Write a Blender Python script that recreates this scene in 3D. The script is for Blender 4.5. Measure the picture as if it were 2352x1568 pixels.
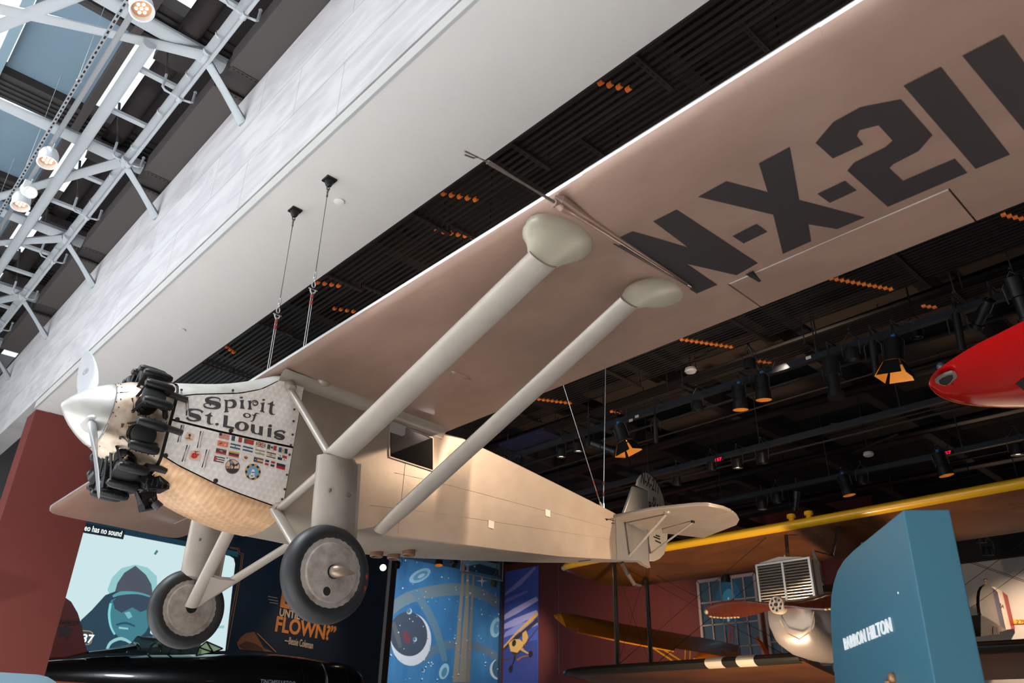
import bpy, math, random
import numpy as np
from mathutils import Vector, Matrix
from mathutils.geometry import tessellate_polygon
random.seed(7)
for o in list(bpy.data.objects): bpy.data.objects.remove(o)
SC = bpy.context.scene; COL = SC.collection
H = 4.75                     # height of the wing's flat underside over the floor
PI = math.pi; R = math.radians
# ---------------- camera ----------------
FPX = 1788.6565
def cam_axes(yaw, pitch, roll):
    f = np.array([math.sin(yaw)*math.cos(pitch), math.cos(yaw)*math.cos(pitch), math.sin(pitch)])
    r = np.array([math.cos(yaw), -math.sin(yaw), 0.0]); u = np.cross(r, f)
    return r*math.cos(roll)+u*math.sin(roll), u*math.cos(roll)-r*math.sin(roll), f
CR, CU, CF = cam_axes(.7443, .4729, .0235)
CP = np.array([-2.9782, -7.059, -3.1423])
cd = bpy.data.cameras.new('camera'); cam = bpy.data.objects.new('camera', cd); COL.objects.link(cam)
cd.sensor_width = 36; cd.lens = FPX*36/2352; cd.clip_end = 200
cam.matrix_world = Matrix(((CR[0], CU[0], -CF[0], CP[0]), (CR[1], CU[1], -CF[1], CP[1]), (CR[2], CU[2], -CF[2], CP[2]+H), (0, 0, 0, 1)))
cd.dof.use_dof = True; cd.dof.focus_distance = 8.6; cd.dof.aperture_fstop = 1.8
SC.camera = cam
# ---------------- world, lights, exposure ----------------
wd = bpy.data.worlds.new('daylight'); SC.world = wd; wd.use_nodes = True
bg = wd.node_tree.nodes['Background']; bg.inputs[0].default_value = (.90, .95, 1.0, 1); bg.inputs[1].default_value = 1.15
SC.view_settings.view_transform = 'Standard'; SC.view_settings.look = 'None'
SC.view_settings.gamma = 1; SC.view_settings.use_curve_mapping = False; SC.view_settings.exposure = 0.0
def light(kind, name, loc, aim, power, col, size=1.0, sizey=None, spot=60, blend=.5):
    d = bpy.data.lights.new(name, kind); d.energy = power; d.color = col
    if kind == 'AREA':
        d.size = size
        if sizey: d.shape = 'RECTANGLE'; d.size_y = sizey
    elif kind == 'SPOT': d.spot_size = R(spot); d.spot_blend = blend; d.shadow_soft_size = size
    elif kind == 'SUN': d.angle = R(size)
    else: d.shadow_soft_size = size
    o = bpy.data.objects.new(name, d); COL.objects.link(o)
    o.location = (loc[0], loc[1], loc[2]+H)
    o.rotation_euler = (Vector(aim)-Vector(loc)).to_track_quat('-Z', 'Y').to_euler()
    return o
WARM = (1, .74, .52); NEUT = (1, .90, .80); COOL = (.86, .94, 1)
# daylight from the atrium skylight and from its glazing in front of the nose
sky = light('AREA', 'atrium_skylight', (-6, 1.5, 6.3), (-6, 1.51, 0), 4000, COOL, 7, 20); sky.data.spread = R(75)
light('AREA', 'atrium_window_daylight', (-9, 6, 2.5), (0, -1, .3), 330, COOL, 8, 5)
# gallery spotlights (warm) on the aeroplane, on the walls and on the other exhibits, with added fill lights among them
light('SPOT', 'gallery_spot_tail', (6.9, -5.5, 2.5), (3.8, -.2, -.7), 2700, WARM, .15, spot=44, blend=.6)
light('SPOT', 'gallery_uplight_wing', (8.0, -9, -4.4), (1.6, -4.6, 0), 420, (1, .82, .74), .35, spot=80, blend=.8)
light('SPOT', 'gallery_uplight_nose', (-2.5, -7.5, -4.6), (.0, 0, -1.0), 45, WARM, .3, spot=50, blend=.8)
light('SPOT', 'quote_wall_spot', (9.5, 12.5, 1.8), (9.3, 15, -.8), 160, WARM, .05, spot=55, blend=.9)
light('SPOT', 'mural_spot', (18, 18, 2.4), (20.3, 24.5, .8), 2000, COOL, .2, spot=80, blend=.9)
light('SPOT', 'banner_spot', (21, 20, 2.4), (26, 23.2, .8), 1100, NEUT, .2, spot=50, blend=.9)
light('SPOT', 'biplane_spot', (8.5, -1.5, 2.6), (13.5, 3, -.3), 380, WARM, .15, spot=70, blend=.8)
bws = light('SPOT', 'biplane_wing_fill', (10.5, 2, -4.4), (13.8, 2.5, 1), 1300, WARM, .3, spot=110, blend=.8); bws.data.specular_factor = .25  # added floor light, no lamp there; warms the wing undersides
light('SPOT', 'pale_wall_spot', (22.5, -.5, 1.8), (26, 0.3, -.4), 1600, WARM, .1, spot=70, blend=.9)
light('SPOT', 'red_wall_fill', (19.5, 12.5, 2), (26, 15.5, 0), 1100, WARM, .1, spot=80, blend=.9)  # added to lift the red wall; stands for no lamp
light('SPOT', 'tailplane_fill', (6.5, -4.5, -4.4), (6.1, -.6, -.3), 1700, WARM, .2, spot=50, blend=.8)  # added low light that brightens the tailplane's underside
light('SPOT', 'yellow_monoplane_fill', (16.5, 6.5, -4.3), (18.5, 10, 0), 800, WARM, .2, spot=90, blend=.9)  # extra light put in to brighten the yellow wing
light('SPOT', 'black_aeroplane_fill', (4.5, 5.5, 2.3), (5.5, 13, -1.8), 420, COOL, .5, spot=70, blend=.9)  # made-up light that lays a gloss streak on the black fuselage
light('SPOT', 'red_wing_spot', (4.5, -7.5, -4.0), (6.6, -5, .8), 620, NEUT, .3, spot=60, blend=.8)
# ---------------- helpers ----------------
def Rair(a, b, c):
    ca, sa, cb, sb, cc, sc = math.cos(a), math.sin(a), math.cos(b), math.sin(b), math.cos(c), math.sin(c)
    return np.array([[cc,-sc,0],[sc,cc,0],[0,0,1]])@np.array([[ca,0,sa],[0,1,0],[-sa,0,ca]])@np.array([[1,0,0],[0,cb,-sb],[0,sb,cb]])
MA = Rair(.0255, -.0106, .0036)        # the hung aeroplane's slight nose-up attitude
def ray(px, py): return CF + CR*(px-1176)/FPX - CU*(py-784)/FPX
def bw(px, py, ax, v):                 # where a sight line meets a plane of the building
    d = ray(px, py); i = 'xyz'.index(ax); return CP + d*((v-CP[i])/d[i])
def ba(px, py, ax, v):                 # the same in the aeroplane's own axes
    d = MA.T@ray(px, py); c = MA.T@CP; i = 'xyz'.index(ax); return c + d*((v-c[i])/d[i])
def bp(px, py, P, N):                  # the same on any plane
    d = ray(px, py); P = np.array(P, float); N = np.array(N, float); return CP + d*(((P-CP)@N)/(d@N))
def lin(c):
    return tuple(((x/255)/12.92 if x/255 <= .04045 else ((x/255+.055)/1.055)**2.4) for x in c)
MATS = {}
def M(name, rgb, rough=.5, metal=0.0, noise=None, bump=None, emit=0.0, spec=None, coat=0.0, stretch=None):
    """rgb in 0-255 sRGB; noise = (scale, rgb2, contrast); bump = (scale, strength)"""
    if name in MATS: return MATS[name]
    m = bpy.data.materials.new(name); m.use_nodes = True; nt = m.node_tree; b = nt.nodes['Principled BSDF']
    c = lin(rgb)+(1,)
    b.inputs['Base Color'].default_value = c; b.inputs['Roughness'].default_value = rough; b.inputs['Metallic'].default_value = metal
    if spec is not None: b.inputs['Specular IOR Level'].default_value = spec
    if coat: b.inputs['Coat Weight'].default_value = coat; b.inputs['Coat Roughness'].default_value = .06
    if emit: b.inputs['Emission Color'].default_value = c; b.inputs['Emission Strength'].default_value = emit
    if noise or bump:
        tc = nt.nodes.new('ShaderNodeTexCoord'); src = tc.outputs['Object']
        if stretch:
            mp = nt.nodes.new('ShaderNodeMapping'); mp.inputs['Scale'].default_value = stretch
            nt.links.new(src, mp.inputs[0]); src = mp.outputs[0]
    if noise:
        n = nt.nodes.new('ShaderNodeTexNoise'); n.inputs['Scale'].default_value = noise[0]; n.inputs['Detail'].default_value = 6; n.inputs['Roughness'].default_value = .62
        nt.links.new(src, n.inputs['Vector'])
        rp = nt.nodes.new('ShaderNodeValToRGB'); k = noise[2] if len(noise) > 2 else .2
        rp.color_ramp.elements[0].position = .5-k; rp.color_ramp.elements[1].position = .5+k
        rp.color_ramp.elements[0].color = lin(noise[1])+(1,); rp.color_ramp.elements[1].color = c
        nt.links.new(n.outputs[0], rp.inputs[0]); nt.links.new(rp.outputs[0], b.inputs['Base Color'])
    if bump:
        n2 = nt.nodes.new('ShaderNodeTexNoise'); n2.inputs['Scale'].default_value = bump[0]; n2.inputs['Detail'].default_value = 4
        nt.links.new(src, n2.inputs['Vector'])
        bm = nt.nodes.new('ShaderNodeBump'); bm.inputs['Strength'].default_value = bump[1]; bm.inputs['Distance'].default_value = .02
        nt.links.new(n2.outputs[0], bm.inputs['Height']); nt.links.new(bm.outputs[0], b.inputs['Normal'])
    MATS[name] = m; return m
ORG = {}
def V(*a): return np.array(a, float)
def unit(v): v = np.asarray(v, float); return v/np.linalg.norm(v)
def frame(d):
    d = unit(d); a = V(0,0,1) if abs(d[2]) < .9 else V(1,0,0)
    s = unit(np.cross(d, a)); return s, np.cross(s, d), d
class MB:
    def __init__(s): s.v = []; s.f = []; s.m = []; s.mi = 0
    def add(s, vs, fs):
        o = len(s.v); s.v += [tuple(float(q) for q in v) for v in vs]
        for f in fs: s.f.append(tuple(i+o for i in f)); s.m.append(s.mi)
        return s
    def box(s, c, size, ax=None):
        X, Y, Z = ax if ax is not None else (V(1,0,0), V(0,1,0), V(0,0,1)); c = np.array(c, float)
        vs = [c+X*size[0]/2*i+Y*size[1]/2*j+Z*size[2]/2*k for k in (-1,1) for j in (-1,1) for i in (-1,1)]
        return s.add(vs, [(0,2,3,1),(4,5,7,6),(0,1,5,4),(2,6,7,3),(0,4,6,2),(1,3,7,5)])
    def bar(s, a, b, w, h, up=(0,0,1)):
        a = np.array(a, float); b = np.array(b, float); d = b-a; L = np.linalg.norm(d); d = d/L; up = np.array(up, float)
        sd = np.cross(d, up)
        if np.linalg.norm(sd) < 1e-4: sd = np.cross(d, V(1,0,0))
        sd = unit(sd); u2 = np.cross(sd, d)
        return s.box((a+b)/2, (L, w, h), (d, sd, u2))
    def loft(s, rings, closed=True, cap=True):
        n = len(rings[0]); vs = [p for r_ in rings for p in r_]; fs = []
        for i in range(len(rings)-1):
            for j in range(n if closed else n-1):
                k = (j+1) % n; fs.append((i*n+j, i*n+k, (i+1)*n+k, (i+1)*n+j))
        if cap and closed: fs.append(tuple(range(n))[::-1]); fs.append(tuple((len(rings)-1)*n+j for j in range(n)))
        return s.add(vs, fs)
    def tube(s, pts, r, n=12, cap=True):
        pts = [np.array(p, float) for p in pts]; rs = r if isinstance(r, (list, tuple)) else [r]*len(pts)
        rings = []; prev = None
        for i, p in enumerate(pts):
            d = pts[min(i+1, len(pts)-1)]-pts[max(i-1, 0)]
            if prev is None: a, b, _ = frame(d)
            else:
                d = unit(d); a = prev-d*(prev@d); a = unit(a); b = np.cross(d, a)
            prev = a
            rings.append([p+(a*math.cos(t)+b*math.sin(t))*rs[i] for t in [2*PI*k/n for k in range(n)]])
        return s.loft(rings, True, cap)
    def lathe(s, prof, o, axis, n=24, cap=True):       # prof = [(along, radius)...]
        a, b, d = frame(axis); o = np.array(o, float)
        return s.loft([[o+d*h+(a*math.cos(t)+b*math.sin(t))*max(q, 1e-4) for t in [2*PI*k/n for k in range(n)]] for h, q in prof], True, cap)
    def ball(s, c, r, n=12, sc=(1,1,1)):
        rings = [[np.array(c)+V(sc[0]*math.cos(t)*math.sin(p), sc[1]*math.sin(t)*math.sin(p), sc[2]*math.cos(p))*r for t in [2*PI*k/n for k in range(n)]] for p in [PI*(i+.02)/(n//2+.04) for i in range(n//2+1)]]
        return s.loft(rings[::-1])
    def plate(s, pts, t, nrm=None):                     # a flat outline with thickness t along its normal
        pts = [np.array(p, float) for p in pts]; n = len(pts)
        if nrm is None:
            nrm = V(0,0,0)
            for i in range(n): nrm = nrm+np.cross(pts[i], pts[(i+1) % n])
        nrm = unit(nrm); tri = tessellate_polygon([[Vector(p) for p in pts]])
        vs = [p+nrm*t/2 for p in pts]+[p-nrm*t/2 for p in pts]
        fs = [tuple(q) for q in tri]+[tuple(i+n for i in q[::-1]) for q in tri]+[(i, i+n, (i+1) % n+n, (i+1) % n) for i in range(n)]
        return s.add(vs, fs)
    def build(s, name, mat, parent=None, smooth=35, kind=None, label=None, bevel=0, top=None, air=False):
        v = np.array(s.v); c = (v.min(0)+v.max(0))/2
        if parent is None and not air: c[2] = v[:,2].min()
        me = bpy.data.meshes.new(name); me.from_pydata([tuple(q) for q in v-c], [], s.f)
        for m in (mat if isinstance(mat, (list, tuple)) else [mat]): me.materials.append(m)
        me.polygons.foreach_set('material_index', s.m)
        o = bpy.data.objects.new(name, me); COL.objects.link(o)
        import bmesh as bm_
        b = bm_.new(); b.from_mesh(me); bm_.ops.recalc_face_normals(b, faces=b.faces); b.to_mesh(me); b.free()
        if smooth:
            me.polygons.foreach_set('use_smooth', [True]*len(me.polygons)); me.set_sharp_from_angle(angle=R(smooth))
        ORG[o] = c
        if parent is not None: o.parent = parent; o.location = tuple(c-ORG[parent])
        else: o.location = (c[0], c[1], c[2]+H)
        if bevel:
            md = o.modifiers.new('bevel', 'BEVEL'); md.width = bevel; md.segments = 2; md.limit_method = 'ANGLE'
        if kind: o['kind'] = kind
        if label: o['label'] = label
        if top: tag(o, *top)
        return o
def tag(o, label, cat, group=None):
    o['label'] = label; o['category'] = cat
    if group: o['group'] = group
    return o
def thing(name, label, cat, loc, group=None):
    o = bpy.data.objects.new(name, None); COL.objects.link(o); o.empty_display_size = .2
    ORG[o] = np.array(loc, float); o.location = (loc[0], loc[1], loc[2]+H); return tag(o, label, cat, group)
def dup(root, loc, label, rotz=0, group=None):          # loc = new base (frame coordinates)
    r = root.copy(); COL.objects.link(r); r.location = (loc[0], loc[1], loc[2]+H); r.rotation_euler = (0, 0, rotz); ORG[r] = np.array(loc, float)
    r['label'] = label
    if group: r['group'] = group
    for ch in list(root.children):
        c = ch.copy(); COL.objects.link(c); c.parent = r
        for g in ch.children:
            d = g.copy(); COL.objects.link(d); d.parent = c
    return r
def stroke(pts):                                          # centre line with half widths -> outline (2-D)
    p = np.array([q[:2] for q in pts], float); w = [q[2] for q in pts]
    # resample smoothly (Catmull-Rom)
    P = []; Wd = []
    for i in range(len(p)-1):
        p0, p1, p2, p3 = p[max(i-1,0)], p[i], p[i+1], p[min(i+2, len(p)-1)]
        for t in (0, .34, .67):
            P.append(.5*((2*p1)+(p2-p0)*t+(2*p0-5*p1+4*p2-p3)*t*t+(3*p1-p0-3*p2+p3)*t**3)); Wd.append(w[i]+(w[i+1]-w[i])*t)
    P.append(p[-1]); Wd.append(w[-1]); P = np.array(P)
    T = np.gradient(P, axis=0); N = np.stack([-T[:,1], T[:,0]], 1); N /= np.linalg.norm(N, axis=1)[:,None]+1e-9
    A = P+N*np.array(Wd)[:,None]; B = P-N*np.array(Wd)[:,None]
    return A, B
def ell(cx, cy, rx, ry, rot=0, n=22):
    c, s_ = math.cos(rot), math.sin(rot)
    return [(cx+rx*math.cos(t)*c-ry*math.sin(t)*s_, cy+rx*math.cos(t)*s_+ry*math.sin(t)*c) for t in [2*PI*k/n for k in range(n)]]
class Ink:                                                # flat paint shapes laid on a surface: f maps 2-D to 3-D
    def __init__(s, f, mb=None): s.f = f; s.mb = mb or MB()
    def poly(s, pts):
        tri = tessellate_polygon([[Vector((p[0], p[1], 0)) for p in pts]]); s.mb.add([s.f(*p) for p in pts], [tuple(t) for t in tri]); return s
    def ribbon(s, pts):
        A, B = stroke(pts); n = len(A)
        s.mb.add([s.f(*p) for p in A]+[s.f(*p) for p in B], [(i, i+1, n+i+1, n+i) for i in range(n-1)]); return s
    def ring(s, o, i):
        n = len(o); s.mb.add([s.f(*p) for p in o]+[s.f(*p) for p in i], [(k, (k+1) % n, n+(k+1) % n, n+k) for k in range(n)]); return s
def text_mesh(body, size, bold=0.0, spacing=1.0, ext=0.0):  # built-in lettering -> vertices (x right, y up) and faces
    cu = bpy.data.curves.new('t', 'FONT'); cu.body = body; cu.size = size; cu.offset = bold; cu.space_character = spacing; cu.extrude = ext; cu.resolution_u = 3
    o = bpy.data.objects.new('t', cu); COL.objects.link(o); dg = bpy.context.evaluated_depsgraph_get()
    me = bpy.data.meshes.new_from_object(o.evaluated_get(dg)); vs = [tuple(v.co) for v in me.vertices]; fs = [tuple(p.vertices) for p in me.polygons]
    bpy.data.objects.remove(o); bpy.data.curves.remove(cu); bpy.data.meshes.remove(me); return vs, fs
def put_text(mb, body, o, X, Y, width=None, height=None, bold=0.0, ext=0.0, spacing=1.0, nrm=None):
    vs, fs = text_mesh(body, 1.0, bold, spacing, ext); a = np.array(vs); lo, hi = a.min(0), a.max(0)
    X = unit(X); Y = np.array(Y, float); Y = unit(Y); N = unit(np.cross(X, Y)) if nrm is None else np.array(nrm)
    sx = width/(hi[0]-lo[0]) if width else None; sy = height/(hi[1]-lo[1]) if height else None
    sx = sx or sy; sy = sy or sx; o = np.array(o, float)
    mb.add([o+X*(v[0]-lo[0])*sx+Y*(v[1]-lo[1])*sy+N*v[2]*sy for v in a], fs); return mb
# ---------------- the building ----------------
SOF = M('soffit_paint', (206,203,200), .7, 0, (.8, (200,198,196), .3)); BROWN = M('beam_brown', (68,61,60), .6); DKB = M('roof_dark_brown', (52,46,45), .55)
BLACKC = M('ceiling_black', (20,18,17), .8, 0, (.6, (15,13,13), .3)); TRUSSW = M('truss_white', (174,179,184), .45); NAVY = M('quote_wall_navy', (14,38,58), .6); REDW = M('wall_oxblood', (114,47,40), .65, 0, (1.2, (108,44,38), .3))
def ST(mb, name, mat, **k): return mb.build(name, mat, None, kind='structure', **k)
marble = bpy.data.materials.new('marble'); marble.use_nodes = True
def mk_marble():
    nt = marble.node_tree; b = nt.nodes['Principled BSDF']; L = nt.links.new; b.inputs['Roughness'].default_value = .45
    tc = nt.nodes.new('ShaderNodeTexCoord'); mp = nt.nodes.new('ShaderNodeMapping'); mp.inputs['Rotation'].default_value = (0, R(90), R(90)); L(tc.outputs['Object'], mp.inputs[0])
    sx = nt.nodes.new('ShaderNodeSeparateXYZ'); L(tc.outputs['Object'], sx.inputs[0]); cb = nt.nodes.new('ShaderNodeCombineXYZ'); L(sx.outputs[1], cb.inputs[0]); L(sx.outputs[2], cb.inputs[1])
    br = nt.nodes.new('ShaderNodeTexBrick'); br.inputs['Color1'].default_value = lin((226,225,227))+(1,); br.inputs['Color2'].default_value = lin((218,215,217))+(1,); br.inputs['Mortar'].default_value = lin((178,174,174))+(1,)
    for k, v in (('Scale', 1), ('Mortar Size', .006), ('Brick Width', 2.3), ('Row Height', .79)): br.inputs[k].default_value = v
    L(cb.outputs[0], br.inputs['Vector'])
    wv = nt.nodes.new('ShaderNodeTexNoise'); wv.inputs['Scale'].default_value = 1.3; wv.inputs['Detail'].default_value = 8; wv.inputs['Distortion'].default_value = 1.6
    m2 = nt.nodes.new('ShaderNodeMapping'); m2.inputs['Scale'].default_value = (.5, 2.2, 1); m2.inputs['Rotation'].default_value = (0,0,R(25)); L(cb.outputs[0], m2.inputs[0]); L(m2.outputs[0], wv.inputs['Vector'])
    rp = nt.nodes.new('ShaderNodeValToRGB'); rp.color_ramp.elements[0].position = .35; rp.color_ramp.elements[1].position = .6; rp.color_ramp.elements[0].color = (.80,.79,.80,1); rp.color_ramp.elements[1].color = (1,1,1,1); L(wv.outputs[0], rp.inputs[0])
    mx = nt.nodes.new('ShaderNodeMixRGB'); mx.blend_type = 'MULTIPLY'; mx.inputs[0].default_value = 1; L(br.outputs[0], mx.inputs[1]); L(rp.outputs[0], mx.inputs[2]); L(mx.outputs[0], b.inputs['Base Color'])
mk_marble()
ST(MB().box((6, 5, -4.80), (42, 43, .1)), 'floor', M('stone_floor', (210,204,198), .5, 0, (.5, (200,194,188), .3)))
ST(MB().box((.5825, -3.035, 2.575), (1.445, 25.93, .15)), 'ceiling', SOF)
ST(MB().box((.02, -3.035, 2.62), (.3, 25.93, .10)).box((-.125, -3.035, 2.50), (.03, 25.93, .012)), 'trim_1', M('trim_grey', (178,180,182), .45, .2))
ST(MB().box((1.31, -3.035, 2.545), (.02, 25.93, .10)), 'trim_2', M('soffit_edge_black', (28,26,26), .6))
ST(MB().box((.05, 0, 3.875), (.38, 36, 2.37)), 'wall_left', marble)
ST(MB().box((.62, 10.25, -1.13), (1.44, .64, 7.24)), 'wall_back', REDW)
ST(MB().box((6.7, 15.2, -.55), (10.7, .3, 8.4)), 'wall_back', NAVY)
ST(MB().box((19, 24.85, 1), (16, .3, 11.4)), 'wall_back', M('mural_wall', (40,70,96), .7))
ST(MB().box((26.2, 13.6, 1), (.3, 22.6, 11.4)), 'wall_right', M('wall_deep_red', (96,34,26), .65))
ST(MB().box((26.2, -4.8, 1), (.3, 14.2, 11.4)), 'wall_right', M('wall_pale_grey', (172,166,162), .7))
ST(MB().box((-6.3, 18.6, 1), (15.4, .3, 11.4)), 'wall_far', M('far_wall_dark_grey', (92,91,91), .7))
ST(MB().box((26.0, -3, 3.8), (.2, 15, 2.8)), 'trim_6', BLACKC)
ST(MB().box((-12, -8, 1), (.3, 15.5, 11.4)), 'wall_light_block', M('light_block_grey', (176,174,172), .7))  # unseen solid slab added to block daylight on this side
ST(MB().box((6, -15.8, 1), (40, .3, 11.4)), 'wall_front', M('wall_front_grey', (150,140,132), .7))
ST(MB().box((13.7, 4.5, 5.35), (25.3, 41, .2)), 'ceiling', BLACKC)
ST(MB().box((.12, 0, 5.25), (.24, 36, .6)), 'trim_3', BLACKC)
# brown edge beam over the marble, in lengths between the truss brackets
YN = [-4.56, -1.43, 1.70, 4.83, 7.96, 11.05, 14.15]
for i in range(len(YN)-1):
    b = MB().box((-.31, (YN[i]+YN[i+1])/2, 5.22), (.52, 2.62, .30)); o = b.build('edge_beam', BROWN, None)
    tag(o, ['brown steel edge beam above the marble at the top frame edge, nearest the camera','brown steel edge beam above the marble just beside the frame top','brown steel edge beam above the marble, second strut bay from the top','brown steel edge beam above the marble, between second and third struts','brown steel edge beam above the marble, between third and fourth struts','brown steel edge beam above the marble, farthest bay at the left edge'][i], 'beam', 'edge beams above the marble')
    if i:
        bk = thing('beam_bracket', ['', 'dark bolted bracket between the edge beams at the frame top', 'dark bolted bracket behind the topmost white strut foot', 'dark bolted bracket behind the second white strut foot', 'dark bolted bracket behind the third white strut foot', 'dark bolted bracket behind the fourth white strut foot'][i], 'bracket', (-.31, YN[i], 5.06), 'beam brackets')
        MB().box((-.31, YN[i], 5.24), (.46, .50, .26)).build('bracket_block', DKB, bk)
        for s in (-1, 1): 
            f = MB().bar((-.54, YN[i]+s*.24, 5.07), (-.15, YN[i]+s*.24, 5.07), .07, .02)
            f.mi = 1
            for k in range(6): f.box((-.50+k*.065, YN[i]+s*.24, 5.058), (.03, .02, .006))
            f.build('slotted_flange', [DKB, BLACKC], bk)
# white tubular roof truss
tr = thing('roof_truss', 'white tubular steel roof truss along the skylight beside the marble wall', 'truss', (-.84, 5, 4.5))
def T(name, a, b, r, n=14): return MB().tube([a, b], r, n).build(name, TRUSSW, tr)
T('chord_tube', (-.84,-6,5.26), (-.84,18,5.26), .066); T('upper_chord_tube', (-1.50,1.95,5.18), (-1.50,18,5.18), .088)
for i, y in enumerate(YN):
    T('strut_tube', (-.86,y,5.24), (-.13,y,4.47), .073)
    T('cross_tube', (-.40,y+.12,5.36), (-9,y+.12,5.38), .122)
    dx, dy = ((-2.29,1.14),(-1.24,2.58),(-2.29,1.14),(-1.24,2.58),(-1.24,1.6),(-1.24,2.58),(-1.24,1.6))[i]
    k = 2.6/abs(dx); T('diagonal_tube', (-.86,y,5.25), (-.86+dx*k,y+dy*k,5.25), .088)
    MB().lathe([(-.12,.075),(.12,.075)], (-.84,y,5.26), (0,1,0), 16).build('node_collar', TRUSSW, tr)
    for q in (.95, 2.1): MB().bar((-1.50,y+q,5.30), (-.84,y+q,5.31), .09, .05).build('flat_link', TRUSSW, tr)
    for q in (.5, 1.55, 2.65):
        MB().lathe([(-.014,.075),(.014,.075)], (-.84,y+q,5.26), (0,1,0), 16, False).build('clamp_band', TRUSSW, tr)
# white sprinkler pipe under the truss
sp_ = thing('sprinkler_pipe', 'thin white sprinkler pipe with upturned heads running beneath the truss', 'pipe', (-.86, 5, 5.0))
MB().tube([(-.80,-6,5.10), (-.80,18,5.10)], .030, 10).build('main_pipe', TRUSSW, sp_)
for y in [.55+2.05*k for k in range(-2, 9)]:
    MB().tube([(-.80,y,5.10), (-.66,y-.02,5.12), (-.63,y-.02,5.14), (-.625,y-.02,5.30)], .02, 8).ball((-.625,y-.02,5.33), .028, 8).build('sprinkler_branch', TRUSSW, sp_)
    MB().tube([(-.80,y,5.10), (-1.02,y+.02,5.14), (-1.06,y+.02,5.18), (-1.06,y+.02,5.42)], .02, 8).build('feed_elbow', TRUSSW, sp_)
    MB().tube([(-1.06,y+.02,5.42), (-1.12,y+.04,5.75), (-1.2,y+.05,6.2)], .022, 8).build('drop_pipe', DKB, sp_)
    MB().lathe([(-.05,.043),(.05,.043)], (-.80,y,5.10), (0,1,0), 10).build('pipe_tee', TRUSSW, sp_)
# dark roof: deck, shiny duct, purlins, rails
ST(MB().box((-.42, 4, 6.55), (.75, 40, .12)), 'ceiling', DKB)
duct = MB().tube([(-.95,-8,6.25), (-.95,18.4,6.25)], .17, 20).build('air_duct', M('duct_dark_gloss', (78,70,70), .2, .75), None)
tag(duct, 'shiny dark round air duct along the roof edge behind the white truss', 'duct')
ST(MB().box((-1.51, 4, 6.52), (.13, 40, .30)), 'trim_4', BROWN)
ST(MB().box((-2.88, 4, 6.5), (.14, 40, .3)), 'trim_5', M('skylight_frame', (120,140,152), .5, .1))
cr = 0
for y in (2.9, 6.1, 9.2, 12.35, 15.5):
    t = thing('roof_purlin', ['dark ribbed roof purlin over the topmost blue skylight panel','dark ribbed roof purlin between the two upper blue skylight panels','dark ribbed roof purlin below the second blue skylight panel','dark ribbed roof purlin far down the left frame edge','dark ribbed roof purlin at the far end of the skylight'][cr], 'beam', (-3, y, 6.3), 'skylight purlins'); cr += 1
    MB().box((-4, y, 6.58), (8.4, .86, .24)).build('purlin_box', DKB, t)
    for k in range(5): MB().tube([(-8, y-.26+k*.13, 6.42), (.0, y-.26+k*.13, 6.42)], .028, 8).build('conduit', M('conduit_dark', (58,54,53), .45, .4), t)
    MB().box((-.95, y, 6.12), (.5, .5, .16)).build('junction_box', DKB, t)
BLUEG = M('skylight_blue_glass', (112,133,147), .35, 0)
for i, y in enumerate((1.3, 4.5, 7.65, 10.78, 13.92)):
    ST(MB().box((-2.17, y, 6.62), (1.24, 2.3, .03)), 'window_%d' % (i+1), BLUEG)
    ST(MB().box((-4.6, y, 6.62), (1.6, 2.3, .03)), 'window_%d' % (i+6), BLUEG)
# soffit details
def disc(px, py, r, name, label, cat, mat):
    c = bw(px, py, 'z', 2.498); o = MB().lathe([(0,r),(.012,r),(.016,r*.9),(.017,0)], c, (0,0,-1), 28).build(name, mat, None); tag(o, label, cat)
disc(779,462,.062,'soffit_sensor','round white cover on the grey soffit beside the right front cable','sensor',M('cover_white', (226,224,222), .5)); disc(419,757,.05,'soffit_sensor','faint round grey cover flush in the soffit above the propeller','sensor',SOF)
# ---------------- white stage lamps on their rails ----------------
LW = M('lamp_white', (222,224,226), .4); LENS = M('lens_lit_warm', (255,236,205), .3, emit=6); LENSD = M('lens_led', (255,222,180), .3, emit=2.2)
rl = thing('lamp_rail', 'chrome lamp rail hung below the roof truss at the upper left', 'rail', (-1.96, 3, 4.4), 'lamp rails')
MB().tube([(-1.96,-2,4.4), (-1.96,14,4.4)], .036, 12).build('rail_tube', M('chrome', (158,162,166), .3, .5), rl)
r2 = thing('lamp_rail', 'perforated grey lamp rail parallel to the chrome one at the upper left', 'rail', (-2.07, 3, 4.42), 'lamp rails')
m = MB().box((-2.07,6,4.42), (.045,17,.03)); m.mi = 1
for k in range(150): m.box((-2.07,-2+k*.11,4.404), (.022,.055,.004))
m.build('slotted_channel', [M('channel_grey', (150,156,160), .45, .4), BLACKC], r2)
for y in (.2,2.6,5.1,8.): MB().tube([(-2.07,y,4.43), (-2.07,y+.02,6.5)], .006, 6).build('hanger_wire', M('wire_white', (220,222,224), .5), r2)
o = MB().ball(bw(181,186,'x',-2.0), .036, 12, (1,1,.7)).build('cable_gland', LW, None); tag(o, 'small white cable knob on the perforated lamp rail', 'fitting')
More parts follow.
